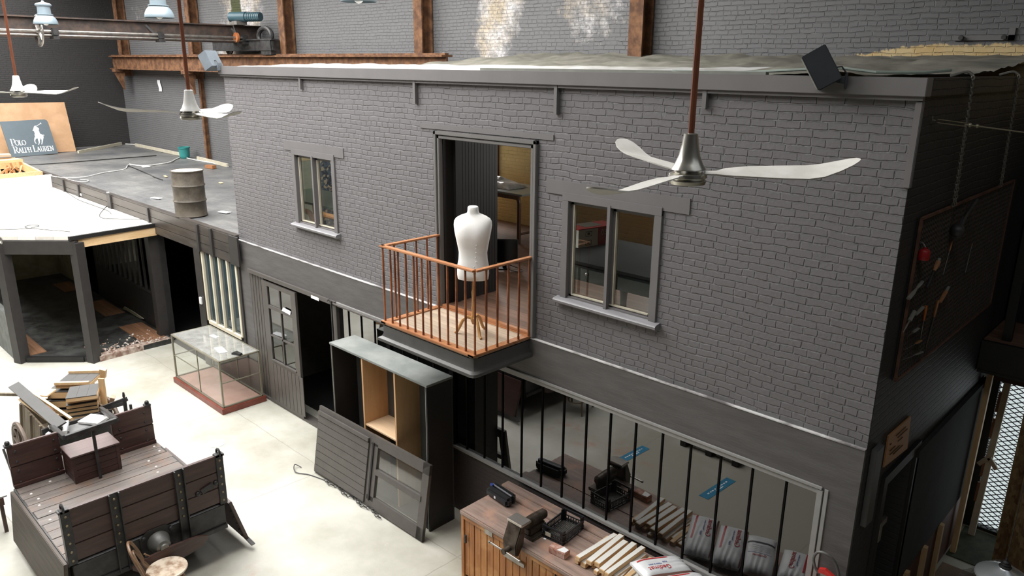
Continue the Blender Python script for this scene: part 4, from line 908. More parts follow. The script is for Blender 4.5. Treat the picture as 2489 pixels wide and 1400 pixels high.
for y in (wy0+.02, wy1-.02): MB().tube([(wx1+.03+.045*math.cos(a), y, wz+.64+.045*math.sin(a)) for a in [2*PI*k/14 for k in range(14)]], .013, 6, True).box(wx1-.01, wx1+.07, y-.05, y+.05, wz+.6, wz+.625).build('corner_ring', M['iron'], fb)
m = MB().bar((wx1+.07, wy0+1.42, .99), (wx1+.07, wy0+1.56, 1.03), .03, .05); 
for y in (1.38, 1.6): m.ball((wx1+.065, wy0+y, .98+(y-1.38)*.25), .03, (.6, 1, 1), 10)
m.build('latch', M['iron'], fb)
# back end boards, in two lengths with a gap
for y0, y1, yc, ys in ((wy0, wy0+.56, wy0+.02, (wy0+.08, wy0+.5)), (-3.14, wy1, wy1-.04, (-3.05, -2.72))):
    m = MB()
    for i in range(2): m.box(wx0-.05, wx0+.0, y0, y1, wz+.005+i*.28, wz+.28+i*.28, .008)
    m.box(wx0-.0, wx0+.03, y0, y1, wz, wz+.05, .004)
    bb = m.build('end_board', M['maroon'], t)
    MB().box(wx0-.07, wx0+.01, yc-.04, yc+.04, wz+.55, wz+.58, .005).ball((wx0-.03, yc, wz+.6), .03, n=8).build('corner_plate', M['iron'], bb)
    for y in ys:
        for z in (.06, .22, .34, .48): MB().ball((wx0+.004, y, wz+z), .016, (.6, 1, 1), 8).build('bolt', M['iron'], bb)
# frame, buffer, wheels
m = MB().box(wx1-.10, wx1+.05, wy0+.02, wy1-.02, .42, wz-.04, .006).box(wx0-.05, wx0+.10, wy0+.02, wy1-.02, .42, wz-.04, .006).box(wx0, wx1, wy0+.25, wy0+.37, .40, wz-.04).box(wx0, wx1, wy1-.37, wy1-.25, .40, wz-.04)
m.box(wx1+.03, wx1+.075, wy0+.02, wy1-.02, .40, .45); m.build('underframe', M['iron'], t)
bc = Vector((wx1+.05, -3.44, .60))
m = MB().prism([(-.19, -.13), (-.13, -.19), (.13, -.19), (.19, -.13), (.19, .10), (.10, .17), (-.10, .17), (-.19, .10)], 'x', bc.x, bc.x+.02, Matrix.Translation((0, bc.y, bc.z)))
for y in (-.15, .15):
    for z in (-.13, .1): m.ball((bc.x+.025, bc.y+y, bc.z+z), .028, (.8, 1, 1), 10)
bf = m.build('buffer_plate', M['iron'], t)
MB().lathe([(.125, 0), (.12, .03), (.10, .07), (.085, .13), (.08, .16), (.05, .17), (.045, .19)], 24, Matrix.Translation((bc.x+.02, bc.y, bc.z)) @ Matrix.Rotation(PI/2, 4, 'Y')).build('buffer_cone', plain('cast_grey', (.17, .17, .16, 1), .42, .5, bump=.2), bf)
m = MB(); pl = []
for i in range(15): u = -1+2*i/14; pl.append((u*.40, .085-.03*u*u*0+.0))
top = [(u*.40, .10) for u in [-1+2*i/14 for i in range(15)]]
rng = []
for i in range(15):
    u = -1+2*i/14; y = bc.y+.08+u*.42; x = bc.x+.19-.07*u*u; h0 = .39+.02*abs(u)+.05*max(0, abs(u)-.85)/.15; h1 = .60-.07*u*u*u*u-.04*abs(u)
    rng.append([(x, y, h0), (x+.03, y, h0), (x+.03, y, h1), (x, y, h1)])
m.loft(rng).build('buffer_board', M['maroon'], bf)
for x in (wx0+.45, wx1-.45):
    for y in (wy0+.31, wy1-.31): spoked(x, y, .25, .25, .05, 6, M['iron'], name='wheel', parent=t, rim=.06)
for x in (wx0+.45, wx1-.45): MB().cyl((x, wy0+.25, .25), (x, wy1-.25, .25), .035, 10).build('axle', M['iron'], t)
# dropped side boards
m = MB(); FBs = frame(Vector((wx0+.03, wy0-.034, wz-.005)), (1, 0, 0), (0, -.10, -1))
addM(m.box(0, wx1-wx0-.0, 0, .66, -.02, .02, .006), FBs).build('side_board', wood('worn_side_board', (.035, .026, .02, 1), (.085, .064, .05, 1), 'x', .6, bump=.6), t)
m = MB(); FBs2 = frame(Vector((wx0+.15, wy1+.05, wz-.05)), (1, 0, 0), (0, .17, -.6))
addM(m.box(0, wx1-wx0-.1, 0, .62, -.02, .02, .006), FBs2).build('side_board', M['maroonx'], t)
m = MB()
for k in range(6): m.ball(FBs2 @ Vector((wx1-wx0-.16, .06+k*.1, -.025)), .013, n=8)
m.bar(FBs2 @ Vector((wx1-wx0-.14, .6, 0)), FBs2 @ Vector((wx1-wx0+.0, .66, .01)), .05, .012)
m.build('side_strap', M['iron'], t)
# tool chest on the trolley
kx0, kx1, ky0, ky1, kz = -10.03, -9.64, -3.76, -3.21, 1.115
t = thing('wooden_chest', 'dark maroon boarded chest standing on the trolley bed', 'chest', ((kx0+kx1)/2, (ky0+ky1)/2, wz))
m = MB()
for i in range(4): m.box(kx0+.005, kx1-.005, ky0+.004, ky1-.004, wz+.004+i*.085, wz+.087+i*.085, .003)
for x in (kx0, kx1-.04):
    for y in (ky0, ky1-.04): m.box(x, x+.04, y, y+.04, wz+.004, kz-.01)
m.build('box_body', M['maroon'], t)
MB().box(kx0-.012, kx1+.012, ky0-.012, ky1+.012, kz-.012, kz+.01, .003).build('lid', wood('maroon_lid', (.085, .05, .046, 1), (.13, .085, .08, 1), 'y', .4), t)

# ------------------------------------------------------------------ handcart behind the trolley
hx0, hx1, hy0, hy1, h0, h1 = -12.3, -11.12, -3.66, -2.86, .50, .95
t = thing('handcart', 'two-wheeled wooden handcart heaped with offcuts, its iron handle propped over the trolley', 'cart', (-11.7, -3.26, 0))
gw = wood('grey_cart_boards', (.12, .095, .065, 1), (.22, .18, .125, 1), 'z', .7, bump=.5)
m = MB()
for y, s_ in ((hy0, -1), (hy1, 1)):
    for i in range(5): x = hx0+(hx1-hx0)*i/5; m.obox((x+.117, y+s_*.03, (h0+h1)/2), (.228, .025, h1-h0), (s_*.12, 0, 0), .003)
    for x in (hx0+.1, (hx0+hx1)/2, hx1-.12): m.obox((x, y+s_*.055, (h0+h1)/2), (.05, .03, h1-h0+.02), (s_*.12, 0, 0))
m.box(hx0-.02, hx0+.01, hy0, hy1, h0, h1-.05); m.box(hx0, hx1, hy0, hy1, h0-.02, h0+.02); m.build('cart_body', gw, t)
MB().box(hx1-.02, hx1+.02, hy0-.05, hy1+.05, h0, h1, .004).build('end_plate', M['iron'], t)
for y in (hy0-.2, hy1+.2): spoked(-11.68, y, .45, .45, .09, 10, wood('wheel_wood', (.085, .06, .045, 1), (.15, .11, .085, 1), 'x'), name='wheel', parent=t, rim=.055, hub=.08)
MB().cyl((-11.68, hy0-.2, .45), (-11.68, hy1+.2, .45), .03, 10).build('axle', M['iron'], t)
hp_ = [Z(122, 1033, .97), Z(158, 1064, 1.43), Z(283, 1021, 1.43), Z(245, 993, .97)]
m = MB()
for p, q in zip(hp_, hp_[1:]): m.bar(p, q, .05, .06, bev=.004)
m.bar(hp_[1].lerp(hp_[2], .52), (-9.585, -3.49, .757), .035, .02)
m.bar(hp_[3], hp_[3]+Vector((.35, .25, .18)), .05, .06); m.build('handle_frame', M['iron'], t)
m = MB().bar((-10.85, -2.70, .62), (-10.85, -2.70, 1.18), .04, .04).bar((-10.85, -2.70, 1.1), (-11.1, -2.85, 1.0), .04, .05).bar((-10.75, -2.66, .62), (-10.75, -2.66, 1.1), .03, .03).lathe([(.012, 0), (.02, .03), (.012, .09)], 10, Matrix.Translation((-10.85, -2.70, 1.18)))
m.build('lock_post', M['iron'], t)
MB().bar((-12.2, -3.3, .98), (-12.9, -4.0, 1.0), .03, .04).build('shaft', gw, t)
# panels stacked on the cart
blk = plain('black_panel_face', (.052, .050, .048, 1), .55, var=.1)
def panel(c, ln, dp, th, a, tilt, label, top=True):
    t = thing('boarded_panel', label, 'panel', c, a, 'black faced panels stacked on the handcart', rot=(tilt, 0, a))
    m = MB().box(-ln/2, ln/2, -dp/2, dp/2, 0, th-.004, .003); m.build('timber_edge', M['fir'], t, False)
    m = MB()
    for k in range(3): m.box(-ln/2-.002+k*ln/3, -ln/2+(k+1)*ln/3-.004, -dp/2-.002, dp/2+.002, th-.005, th+.004)
    m.build('painted_face', blk, t, False)
e0, e1 = Z(168, 1022, .80), Z(243, 1011, .80); A = math.atan2((e1-e0).y, (e1-e0).x); nA = Vector((-math.sin(A), math.cos(A), 0)); LA = (e1-e0).length
cA = (e0+e1)/2+nA*.25; zs = .80
for i in range(5):
    panel((cA.x+rnd(-.02, .02), cA.y+rnd(-.02, .02), zs), LA, .5, .05, A+rnd(-.04, .04), 0, ['lowest black panel of the stack at the handle end of the handcart', 'second black panel from the bottom of the handcart stack', 'middle black panel of the five stacked on the handcart', 'fourth black panel from the bottom of the handcart stack', 'fifth black panel, just under the topmost of the handcart stack'][i]); zs += .062
g0, g1 = Z(158, 976, zs+.02), Z(240, 968, zs+.02); cT = (g0+g1)/2+nA*.23
panel((cT.x, cT.y, zs+.004), LA, .44, .06, A-.02, 0, 'topmost black panel with pale edge on the handcart stack')
f0, f1 = Z(135, 947, 1.05), Z(216, 945, 1.05); B = math.atan2((f1-f0).y, (f1-f0).x); nB = Vector((-math.sin(B), math.cos(B), 0)); LB = (f1-f0).length
cB = (f0+f1)/2+nB*.24
for i, (dx, a) in enumerate(((-.16, 0), (-.14, .04), (-.12, -.03))):
    p = cB+Vector((math.cos(B), math.sin(B), 0))*dx-nB*.03; panel((p.x, p.y, .62+.145*i), LB, .46, .11, B+a, 0, ['lowest black panel at the rear of the handcart', 'middle black panel at the rear of the handcart', 'upper black panel at the rear of the handcart'][i])
panel((cB.x, cB.y, 1.06), LB, .46, .06, B, 0, 'highest black panel on the rear pile of the handcart')
pB = cB-nB*.23; uB = Vector((math.cos(B), math.sin(B), 0))
single('fir_batten', MB().bar(pB-uB*LB*.5+Vector((0, 0, 1.145-pB.z)), pB+uB*LB*.52+Vector((0, 0, 1.145-pB.z)), .05, .04), M['fir'], 'pale batten across the front edge of the rear pile on the handcart', 'batten')
pB = cB+nB*.22
single('fir_batten', MB().bar(pB-uB*LB*.5+Vector((0, 0, 1.145-pB.z)), pB+uB*LB*.5+Vector((0, 0, 1.145-pB.z)), .05, .04), M['fir'], 'pale batten across the back edge of the rear pile on the handcart', 'batten')
pB = cB+nB*.2+uB*LB*.56
single('fir_block', MB().obox((pB.x, pB.y, 1.12), (.09, .07, .16), (.2, .3, B)), M['fir'], 'pale wooden block at the end of the rear pile on the handcart', 'block')
pf = M['fir']
def stick(p0, p1, w, h, mt, label, nm='offcut_board'): single(nm, MB().bar(p0, p1, w, h, (.2, -.3, 1), .002), mt, label, 'board', 'loose boards on the handcart')
stick((-12.55, -3.66, 1.15), (-10.72, -3.56, 1.10), .15, .022, blk, 'long black board lying along the handcart side')
stick((-12.2, -3.68, 1.04), (-11.0, -3.58, 1.03), .05, .03, M['fir'], 'raw pale batten lying beside the long black board')
stick((-12.0, -3.52, 1.12), (-10.98, -3.36, 1.03), .035, .05, M['fir'], 'pale batten sloping against the panel stack of the handcart')
stick((-12.25, -3.45, 1.08), (-11.8, -3.36, 1.16), .16, .02, M['fir'], 'broad pale board between the black board and the rear pile')
stick((-11.85, -3.46, .98), (-11.4, -3.5, 1.0), .12, .02, wood('brown_board', (.25, .13, .06, 1), (.35, .2, .1, 1), 'x'), 'brown board lying in the middle of the handcart')
stick((-11.75, -3.56, .97), (-11.35, -3.44, .97), .07, .03, M['fir'], 'short pale batten under the long black board')
uR = Z(240, 1000, .8); stick((uR.x+.03, uR.y+.08, .8), (uR.x, uR.y+.1, 1.3), .09, .03, M['firz'], 'upright pale board beside the panel stack of the handcart')
stick((-11.3, -2.8, .85), (-11.15, -2.75, 1.12), .07, .06, wood('pink_block', (.4, .24, .16, 1), (.5, .32, .22, 1), 'z'), 'short brown block beside the upright pale board')
single('white_board', MB().obox((-10.93, -3.10, .955), (.34, .24, .03), (.03, -.05, .5)), M['white'], 'white board scrap lying at the handle end of the handcart', 'board')
single('white_offcut', MB().obox((-10.85, -3.48, 1.0), (.28, .05, .05), (0, .1, -.4)), M['white'], 'white wooden offcut lying crosswise near the iron handle', 'offcut')
single('white_offcut', MB().obox((-10.97, -3.56, 1.02), (.2, .05, .05), (.2, -.3, .8)), M['white'], 'white wooden offcut leaning upright near the iron handle', 'offcut')
single('white_offcut', MB().obox((-10.20, -3.80, 1.16), (.16, .05, .2), (.3, .4, .5)), M['paper'], 'white scrap wedged between chest and trolley end board', 'offcut')
single('grey_tray', MB().box(-11.05, -10.75, -3.5, -3.15, .9, .92).box(-11.05, -10.75, -3.5, -3.47, .9, .98), plain('grey_tray', (.12, .12, .12, 1)), 'grey tray lying in the cart under the white offcuts', 'tray')

# ------------------------------------------------------------------ bentwood chair
t = thing('bentwood_chair', 'worn bentwood chair with hoop back and pale scuffed round seat', 'chair', (-7.575, -3.52, 0), math.radians(-18))
bw = mottle('bentwood', (.14, .075, .04, 1), (.26, .16, .095, 1), 9, .4, stretch=(1, 1, .3))
MB().lathe([(.15, -.02), (.2, -.018), (.212, 0), (.208, .012), (.195, .018), (.185, .012), (.10, .008), (.02, .006)], 36, Matrix.Translation((0, 0, .485))).build('seat', mottle('scuffed_seat', (.30, .20, .13, 1), (.62, .52, .41, 1), 6, .35, lo=.4, hi=.55), t, False)
def hoop(w, z1, r, y0=-.17, lean=.16):
    p = []
    for a in [PI*k/16 for k in range(17)]:
        z = .75*z1+.25*z1*math.sin(a); p.append((w*math.cos(a), y0-lean*(z-.44)/.45-.0, z))
    lo = [(w*1.02, y0, .46), (w*1.03, y0-.05, .56)]; hi = [(-x, y, z) for x, y, z in lo[::-1]]
    return lo+p+hi
hp2 = hoop(.185, .90, .014)
MB().tube([(.20, -.28, .0), (.19, -.2, .3)]+hp2+[(-.19, -.2, .3), (-.20, -.28, .0)], .016, 8).build('back_hoop', bw, t, False)
MB().tube(hoop(.10, .80, .012), .012, 8).build('inner_hoop', bw, t, False)
for x in (-.13, .13): MB().tube([(x*1.3, .19, 0), (x, .13, .44)], [.013, .018], 8).build('leg', bw, t, False)
MB().tube([(.15*math.cos(a), .15*math.sin(a), .2) for a in [2*PI*k/24 for k in range(24)]], .01, 6, True).build('leg_ring', bw, t, False)
for s_ in (-1, 1): MB().tube(smooth([(s_*.19, -.2, .62), (s_*.215, -.12, .53), (s_*.21, -.02, .478)], 6), .010, 8).build('arm_brace', bw, t, False)
# scraps at the left edge
t = thing('steel_bench', 'grey slatted metal seat cut by the picture edge, behind the trolley', 'bench', (-10.7, -4.75, 0))
m = MB()
for i in range(9): m.box(-11.3, -10.42, -5.1+i*.085, -5.1+i*.085+.07, .50, .52)
m.build('seat_slat', plain('galvanised', (.30, .30, .30, 1), .5, .3), t)
m = MB()
for x in (-11.25, -10.47):
    for y in (-5.05, -4.42): m.box(x-.02, x+.02, y-.02, y+.02, 0, .5)
m.box(-11.3, -10.42, -4.43, -4.39, .40, .50); m.build('bench_frame', M['maroonx'], t)
single('iron_rod', MB().bar((-11.35, -4.05, 0), (-11.6, -4.1, .62), .025, .025), M['iron'], 'thin brown rod leaning at the picture edge beside the handcart wheel', 'rod')

# ------------------------------------------------------------------ workbench
ex0, ex1, ey0, ey1, ez = -5.69, -2.12, -.93, -.10, .90
t = thing('workbench', 'long orange brown boarded workbench with dark worn top below the glazing', 'workbench', ((ex0+ex1)/2, (ey0+ey1)/2, 0))
top = wood('bench_top', (.20, .14, .115, 1), (.36, .26, .215, 1), 'x', .45, c3=(.42, .25, .18, 1), bump=.4)
m = MB()
m.box(ex0, ex1, ey0, ey1-.25, ez-.06, ez, .012); m.box(ex0+.0, ex1, ey1-.247, ey1-.125, ez-.055, ez+.004, .005); m.box(ex0-.03, ex1, ey1-.12, ey1, ez-.05, ez+.015, .005)
m.build('bench_top', top, t)
pine = wood('varnished_pine', (.30, .10, .026, 1), (.52, .225, .065, 1), 'z', .4, c3=(.60, .30, .11, 1), bump=.25)
m = MB().box(ex0+.03, ex1, ey0+.06, ey1, 0, ez-.06); m.build('body', M['maroon'], t)
m = MB(); random.seed(2)
x = ex0+.02
while x < ex1:
    w = rnd(.085, .11); m.box(x, x+w-.005, ey0+.03+rnd(0, .006), ey0+.06, .04, ez-.11, .004); x += w
m.box(ex0+.02, ex1, ey0+.015, ey0+.06, ez-.11, ez-.06, .004); m.box(ex0+.0, ex0+.05, ey0+.02, ey0+.07, 0, ez-.06, .004)
y = ey0+.07
while y < ey1-.05: m.box(ex0+.01, ex0+.03, y, y+.12, .04, ez-.06, .004); y += .125
m.build('front_boards', pine, t)
m = MB(); m.box(-5.28, -5.16, ey0+.005, ey0+.02, ez-.115, ez-.055); m.build('lock_plate', M['steel'], t)
MB().bar((-4.98, ey0+.015, .66), (-4.68, ey0+.015, .66), .015, .045).build('hasp', M['steel'], t)
m = MB()
for x in (-5.6, -4.23): m.cyl((x, ey0+.01, .5), (x, ey0+.01, .6), .014, 8)
for x in (-4.25, -4.12): m.box(x-.004, x+.004, ey0+.01, ey0+.03, .05, ez-.11)
m.build('door_hinge', M['iron'], t)
# vise
t = thing('bench_vise', 'heavy brown cast iron vise mounted on the front edge of the workbench', 'vise', (-4.80, -.83, ez))
vi = mottle('vise_iron', (.05, .038, .028, 1), (.12, .095, .075, 1), 8, .38, .5, bump=.2)
m = MB().box(-4.93, -4.67, -.80, -.46, ez, ez+.025, .01).box(-4.87, -4.73, -.78, -.52, ez+.02, ez+.12, .02)
m.lathe([(.0, -.02), (.045, -.018), (.062, .0), (.064, .15), (.055, .30), (.03, .33)], 20, Matrix.Translation((-4.80, -.78, ez+.155)) @ Matrix.Rotation(-PI/2, 4, 'X'))
m.build('vise_body', vi, t)
m = MB().prism([(-1.02, ez-.09), (-.98, ez-.10), (-.90, ez+.03), (-.885, ez+.20), (-.80, ez+.20), (-.80, ez+.245), (-.94, ez+.255), (-.98, ez+.16), (-1.03, ez+.05)], 'x', -4.90, -4.70)
m.bm.normal_update(); bmesh.ops.bevel(m.bm, geom=m.bm.edges[:], offset=.012, segments=2, affect='EDGES')
m.build('moving_jaw', vi, t)
MB().box(-4.91, -4.69, -.955, -.80, ez+.235, ez+.265, .006).build('jaw_plate', plain('polished_steel', (.5, .46, .42, 1), .3, .8), t)
MB().cyl((-4.80, -1.12, ez-.02), (-4.80, -1.0, ez-.02), .032, 14).build('screw', vi, t)
MB().cyl((-5.02, -1.10, ez-.015), (-4.58, -1.10, ez-.03), .011, 10).ball((-5.02, -1.1, ez-.015), .017).ball((-4.58, -1.1, ez-.03), .017).build('handle_bar', M['steel'], t)
# pencil pouch
t = thing('tool_pouch', 'black zipped tool pouch lying at the end of the workbench', 'pouch', (-5.5, -.46, ez), -.10)
MB().box(-.2, .2, -.07, .035, 0, .11, .03).build('pouch_body', plain('black_nylon', (.012, .012, .014, 1), .5), t, False)
MB().box(-.2, .19, .028, .10, 0, .135, .03).build('pouch_back', plain('black_nylon2', (.016, .016, .018, 1), .55), t, False)
MB().bar((-.18, .03, .118), (.17, .03, .118), .012, .012).build('zip', plain('grey_zip', (.25, .25, .27, 1), .4), t, False)
MB().box(-.03, .0, -.073, -.069, .04, .07).build('logo_patch', M['white'], t, False)
MB().box(-.195, -.15, .005, .03, .10, .125).build('blue_pens', plain('pen_blue', (.03, .06, .30, 1), .4), t, False)
# plastic crate
t = thing('plastic_crate', 'small open black plastic fruit crate on the workbench', 'crate', (-4.56, -.43, ez), .1)
L, W, H = .135, .20, .13
pc = plain('black_plastic', (.016, .016, .018, 1), .35)
m = MB()
for i in range(12): x = -L+.02+i*(2*L-.04)/11; m.box(x-.003, x+.003, -W+.01, W-.01, .008, .014)
for i in range(18): y = -W+.02+i*(2*W-.04)/17; m.box(-L+.01, L-.01, y-.003, y+.003, .006, .012)
m.build('base_grid', plain('grey_plastic', (.10, .10, .09, 1), .4), t, False)
m = MB()
for sx in (-1, 1):
    for sy in (-1, 1):
        m.box(sx*L-.012*(sx > 0), sx*L+.012*(sx < 0), sy*W-.05*(sy > 0), sy*W+.05*(sy < 0), 0, H+.025, .004); m.box(sx*L-.045*(sx > 0), sx*L+.045*(sx < 0), sy*W-.012*(sy > 0), sy*W+.012*(sy < 0), 0, H+.025, .004)
for sx in (-1, 1):
    m.box(sx*L-.006, sx*L+.006, -W, W, H-.03, H-.012); m.box(sx*L-.006, sx*L+.006, -W, W, .03, .045); m.box(sx*L-.006, sx*L+.006, -W, W, 0, .012)
    for i in range(1, 16): y = -W+i*2*W/16; m.box(sx*L-.004, sx*L+.004, y-.004, y+.004, .0, H-.03) if i % 3 == 0 else m.box(sx*L-.004, sx*L+.004, y-.003, y+.003, .04, H-.03)
for sy in (-1, 1):
    m.box(-L, L, sy*W-.006, sy*W+.006, H+.005, H+.025); m.box(-L, L, sy*W-.006, sy*W+.006, .03, .045); m.box(-L, L, sy*W-.006, sy*W+.006, 0, .012)
    for i in range(1, 8): x = -L+i*2*L/8; m.box(x-.004, x+.004, sy*W-.004, sy*W+.004, .0, H*.62)
    m.box(-L, L, sy*W-.005, sy*W+.005, H*.58, H*.66)
m.build('crate_wall', pc, t, False)
MB().box(-L-.0075, -L-.005, -.19, -.10, .035, .09).box(-.09, -.02, -W-.0085, -W-.006, .04, .085).build('crate_label', M['putty'], t, False)
# brick
t = thing('loose_brick', 'old red brick smeared with white paint on the workbench', 'brick', (-4.34, -.75, ez), .08)
MB().box(-.105, .105, -.05, .05, 0, .075, .006).build('brick_body', mottle('pink_brick', (.36, .16, .11, 1), (.55, .38, .32, 1), 14, .8, bump=.6), t, False)
MB().prism([(.0, -.045), (.09, -.035), (.10, .03), (.03, .045)], 'z', .0745, .0765).build('paint_smear', M['white'], t, False)
single('paper_scrap', MB().obox((-4.62, -.66, ez+.003), (.03, .02, .004)), M['paper'], 'tiny white speck of paper on the workbench by the vise', 'scrap')
# battens
random.seed(21)
wb = plain('whitewashed', (.74, .72, .67, 1), .6, var=.05)
lay = [(0, k) for k in range(7)]+[(1, k) for k in range(5)]
names = ['first', 'second', 'third', 'fourth', 'fifth', 'sixth', 'seventh']
for lv, k in lay:
    x = -4.11+k*.088+lv*.05; w = rnd(.045, .07); h = rnd(.04, .055); a = rnd(-.06, .06); ln = rnd(.5, .62)
    c = (x, -.46+rnd(-.03, .03), ez+.006+h/2+lv*.062)
    t = thing('wooden_batten', '%s batten from the crate in the %s layer of the bundle' % (names[k], 'upper' if lv else 'lower'), 'batten', (c[0], c[1], c[2]-h/2), a, 'pale battens bundled on the workbench')
    MB().box(-w/2, w/2, -ln/2, ln/2, 0, h, .003).build('batten_body', M['firy'], t, False)
    if k % 2 == (lv+1) % 2 or lv: MB().box(-w/2+.003, w/2-.003, -ln/2+.01, ln/2-.01, h-.001, h+.002).build('painted_face', wb, t, False)
for k in range(4):
    x = -3.66+k*.06; t = thing('wooden_batten', ['single white batten next to the two-layer part of the bundle', 'white batten, second from the two-layer part of the bundle', 'white batten, second from the plaster bags', 'white batten lying beside the plaster bags'][k], 'batten', (x, -.55+.02*k, ez+.003), .12, 'pale battens bundled on the workbench')
    MB().box(-.024, .024, -.26, .26, 0, .04, .003).build('batten_body', M['firy'], t, False); MB().box(-.022, .022, -.25, .25, .039, .042).build('painted_face', wb, t, False)
single('thin_stick', MB().bar((-3.56, -.38, ez+.012), (-3.38, .0-.2, ez+.012), .014, .014), M['fir'], 'thin pale stick lying between battens and bags', 'stick')
# bags
bagm = mottle('plastic_bag', (.68, .69, .70, 1), (.80, .81, .81, 1), 5, .38, bump=.5, bscale=14)
redm = plain('bag_red', (.50, .03, .03, 1), .4); blum = plain('bag_blue', (.03, .06, .30, 1), .4); brn = plain('bag_side', (.24, .12, .09, 1), .5)
grm = plain('bag_grey', (.05, .05, .055, 1), .5)
def bag(name, loc, rz, tilt, label, style, wd=.40, ln=.56, th=.16):
    """a filled plastic sack; local x across, y along its length (up the slope), z out of its printed face"""
    T = Matrix.Translation(loc) @ Matrix.Rotation(rz, 4, 'Z') @ Matrix.Rotation(tilt, 4, 'X')
    t = thing(name, label, 'bag', loc, 0, 'white plaster bags on the workbench'); WM[t.name] = Matrix.Translation(loc)
    def prof(u, v, side):
        x = (u-.5)*wd; y = v*ln
        e = (1-abs(2*u-1)**4)*(1-abs(2*v-1)**5); bulge = .15+.85*e**.6
        wr = .008*math.sin(u*34+v*6)*(1-v)**2*(1-abs(2*u-1))
        x *= 1-.10*(1-v)*abs(2*v-1)**3
        return (x, y, (th/2*bulge+wr)*side)
    m = MB()
    m.sheet(lambda u, v: prof(u, v, 1), 24, 24); m.sheet(lambda u, v: prof(u, v, -1), 24, 24)
    for v in (0, 1):
        for i in range(24): a, b = i/24, (i+1)/24; m.quad(prof(a, v, 1), prof(b, v, 1), prof(b, v, -1), prof(a, v, -1))
    for u in (0, 1):
        for i in range(24): a, b = i/24, (i+1)/24; m.quad(prof(u, a, 1), prof(u, b, 1), prof(u, b, -1), prof(u, a, -1))
    bmesh.ops.remove_doubles(m.bm, verts=m.bm.verts[:], dist=.0005)
    addM(m, T); b_ = m.build('sack', bagm, t)
    def stripe(v0, v1, u0, u1, mt, nm):
        m = MB(); m.sheet(lambda u, v: tuple(c_+(.003 if i == 2 else 0) for i, c_ in enumerate(prof(u0+(u1-u0)*u, v0+(v1-v0)*v, 1))), 12, 12)
        addM(m, T).build(nm, mt, t)
    def word(txt, size, u, v, mt, nm, rot, sq=1):
        p = prof(u, v, 1); Mx = T @ Matrix.Translation((p[0], p[1], p[2]+.002)) @ Matrix.Rotation(rot, 4, 'Z')
        m = text_mb(txt, size, Matrix.Identity(4), .0005, sq); Mi = Matrix.Translation((p[0], p[1], 0)) @ Matrix.Rotation(rot, 4, 'Z')
        for vt in m.bm.verts:
            q = Mi @ vt.co; uu = min(1, max(0, q.x/wd+.5)); vv = min(1, max(0, q.y/ln)); vt.co = Vector((q.x, q.y, prof(uu, vv, 1)[2]+.004+vt.co.z))
        addM(m, T).build(nm, mt, t)
    if style == 'face':
        stripe(.32, .95, .76, .83, redm, 'red_stripe'); word('Gedimat', .075, .28, .66, redm, 'brand_lettering', PI/2)
        word('Plaques de platre', .022, .46, .70, blum, 'small_print', PI/2); word('MAP', .03, .53, .48, blum, 'small_print', PI/2)
        stripe(.02, .98, .0, .05, brn, 'brown_side')
    elif style == 'flip':
        stripe(.3, .95, .17, .24, redm, 'red_stripe'); word('Gedimat', .07, .62, .6, redm, 'brand_lettering', PI/2)
        word('Plaques de platre', .022, .45, .62, blum, 'small_print', PI/2)
    else:
        stripe(.72, .76, .04, .96, grm, 'grey_stripe'); word('Gedimat', .04, .5, .40, redm, 'brand_lettering', 0)
        for i in range(7): stripe(.50+.025*i, .505+.025*i, .15, .55 if i % 2 else .8, plain('print_grey', (.30, .31, .33, 1)), 'small_print')
        stripe(.455, .462, .1, .9, blum, 'blue_line')
    return t
# they lean away from the glass, their printed faces turned to it
TL = math.radians(11)
bag('plaster_bag', (-3.24, -.10, ez+.085), PI-.36, TL, 'white plaster bag lying next to the battens, red print showing in the glazing', 'face', .29, .58, .15)
bag('plaster_bag', (-2.95, -.17, ez+.085), PI-.33, TL, 'second white plaster bag from the battens, red print up', 'face', .29, .55, .15)
bag('plaster_bag', (-2.66, -.26, ez+.085), PI-.36, TL, 'white plaster bag with grey striped back side up', 'back', .29, .52, .15)
bag('plaster_bag', (-2.36, -.38, ez+.085), PI-.25, TL, 'white plaster bag with red print, last before the fire extinguisher', 'flip', .29, .42, .15)
# fire extinguisher on the pier
q = at(2005, 1395, 1, -.14)
t = thing('fire_extinguisher', 'red fire extinguisher with black hose hung on the grey corner pier', 'extinguisher', (q.x, -.14, 1.05))
rm = plain('extinguisher_red', (.60, .03, .025, 1), .3)
MB().lathe([(.05, 0), (.075, .01), (.08, .04), (.08, .44), (.065, .50), (.03, .535), (.026, .56)], 24).build('cylinder', rm, t, False)
MB().box(-.03, .03, -.02, .02, .56, .585).build('valve', M['steel'], t, False)
MB().prism([(-.055, .59), (-.05, .62), (.0, .635), (.075, .60), (.12, .585), (.12, .565), (.05, .58), (-.045, .575)], 'y', -.016, .016).build('lever', rm, t, False)
MB().tube(smooth([(-.05, 0, .565), (-.085, 0, .60), (-.11, 0, .68), (-.085, 0, .755), (-.02, 0, .775), (.05, .02, .73), (.10, .03, .62), (.12, .03, .45), (.11, .03, .2)], 6), .0125, 9).build('hose', plain('grey_rubber', (.11, .11, .105, 1), .5), t, False)

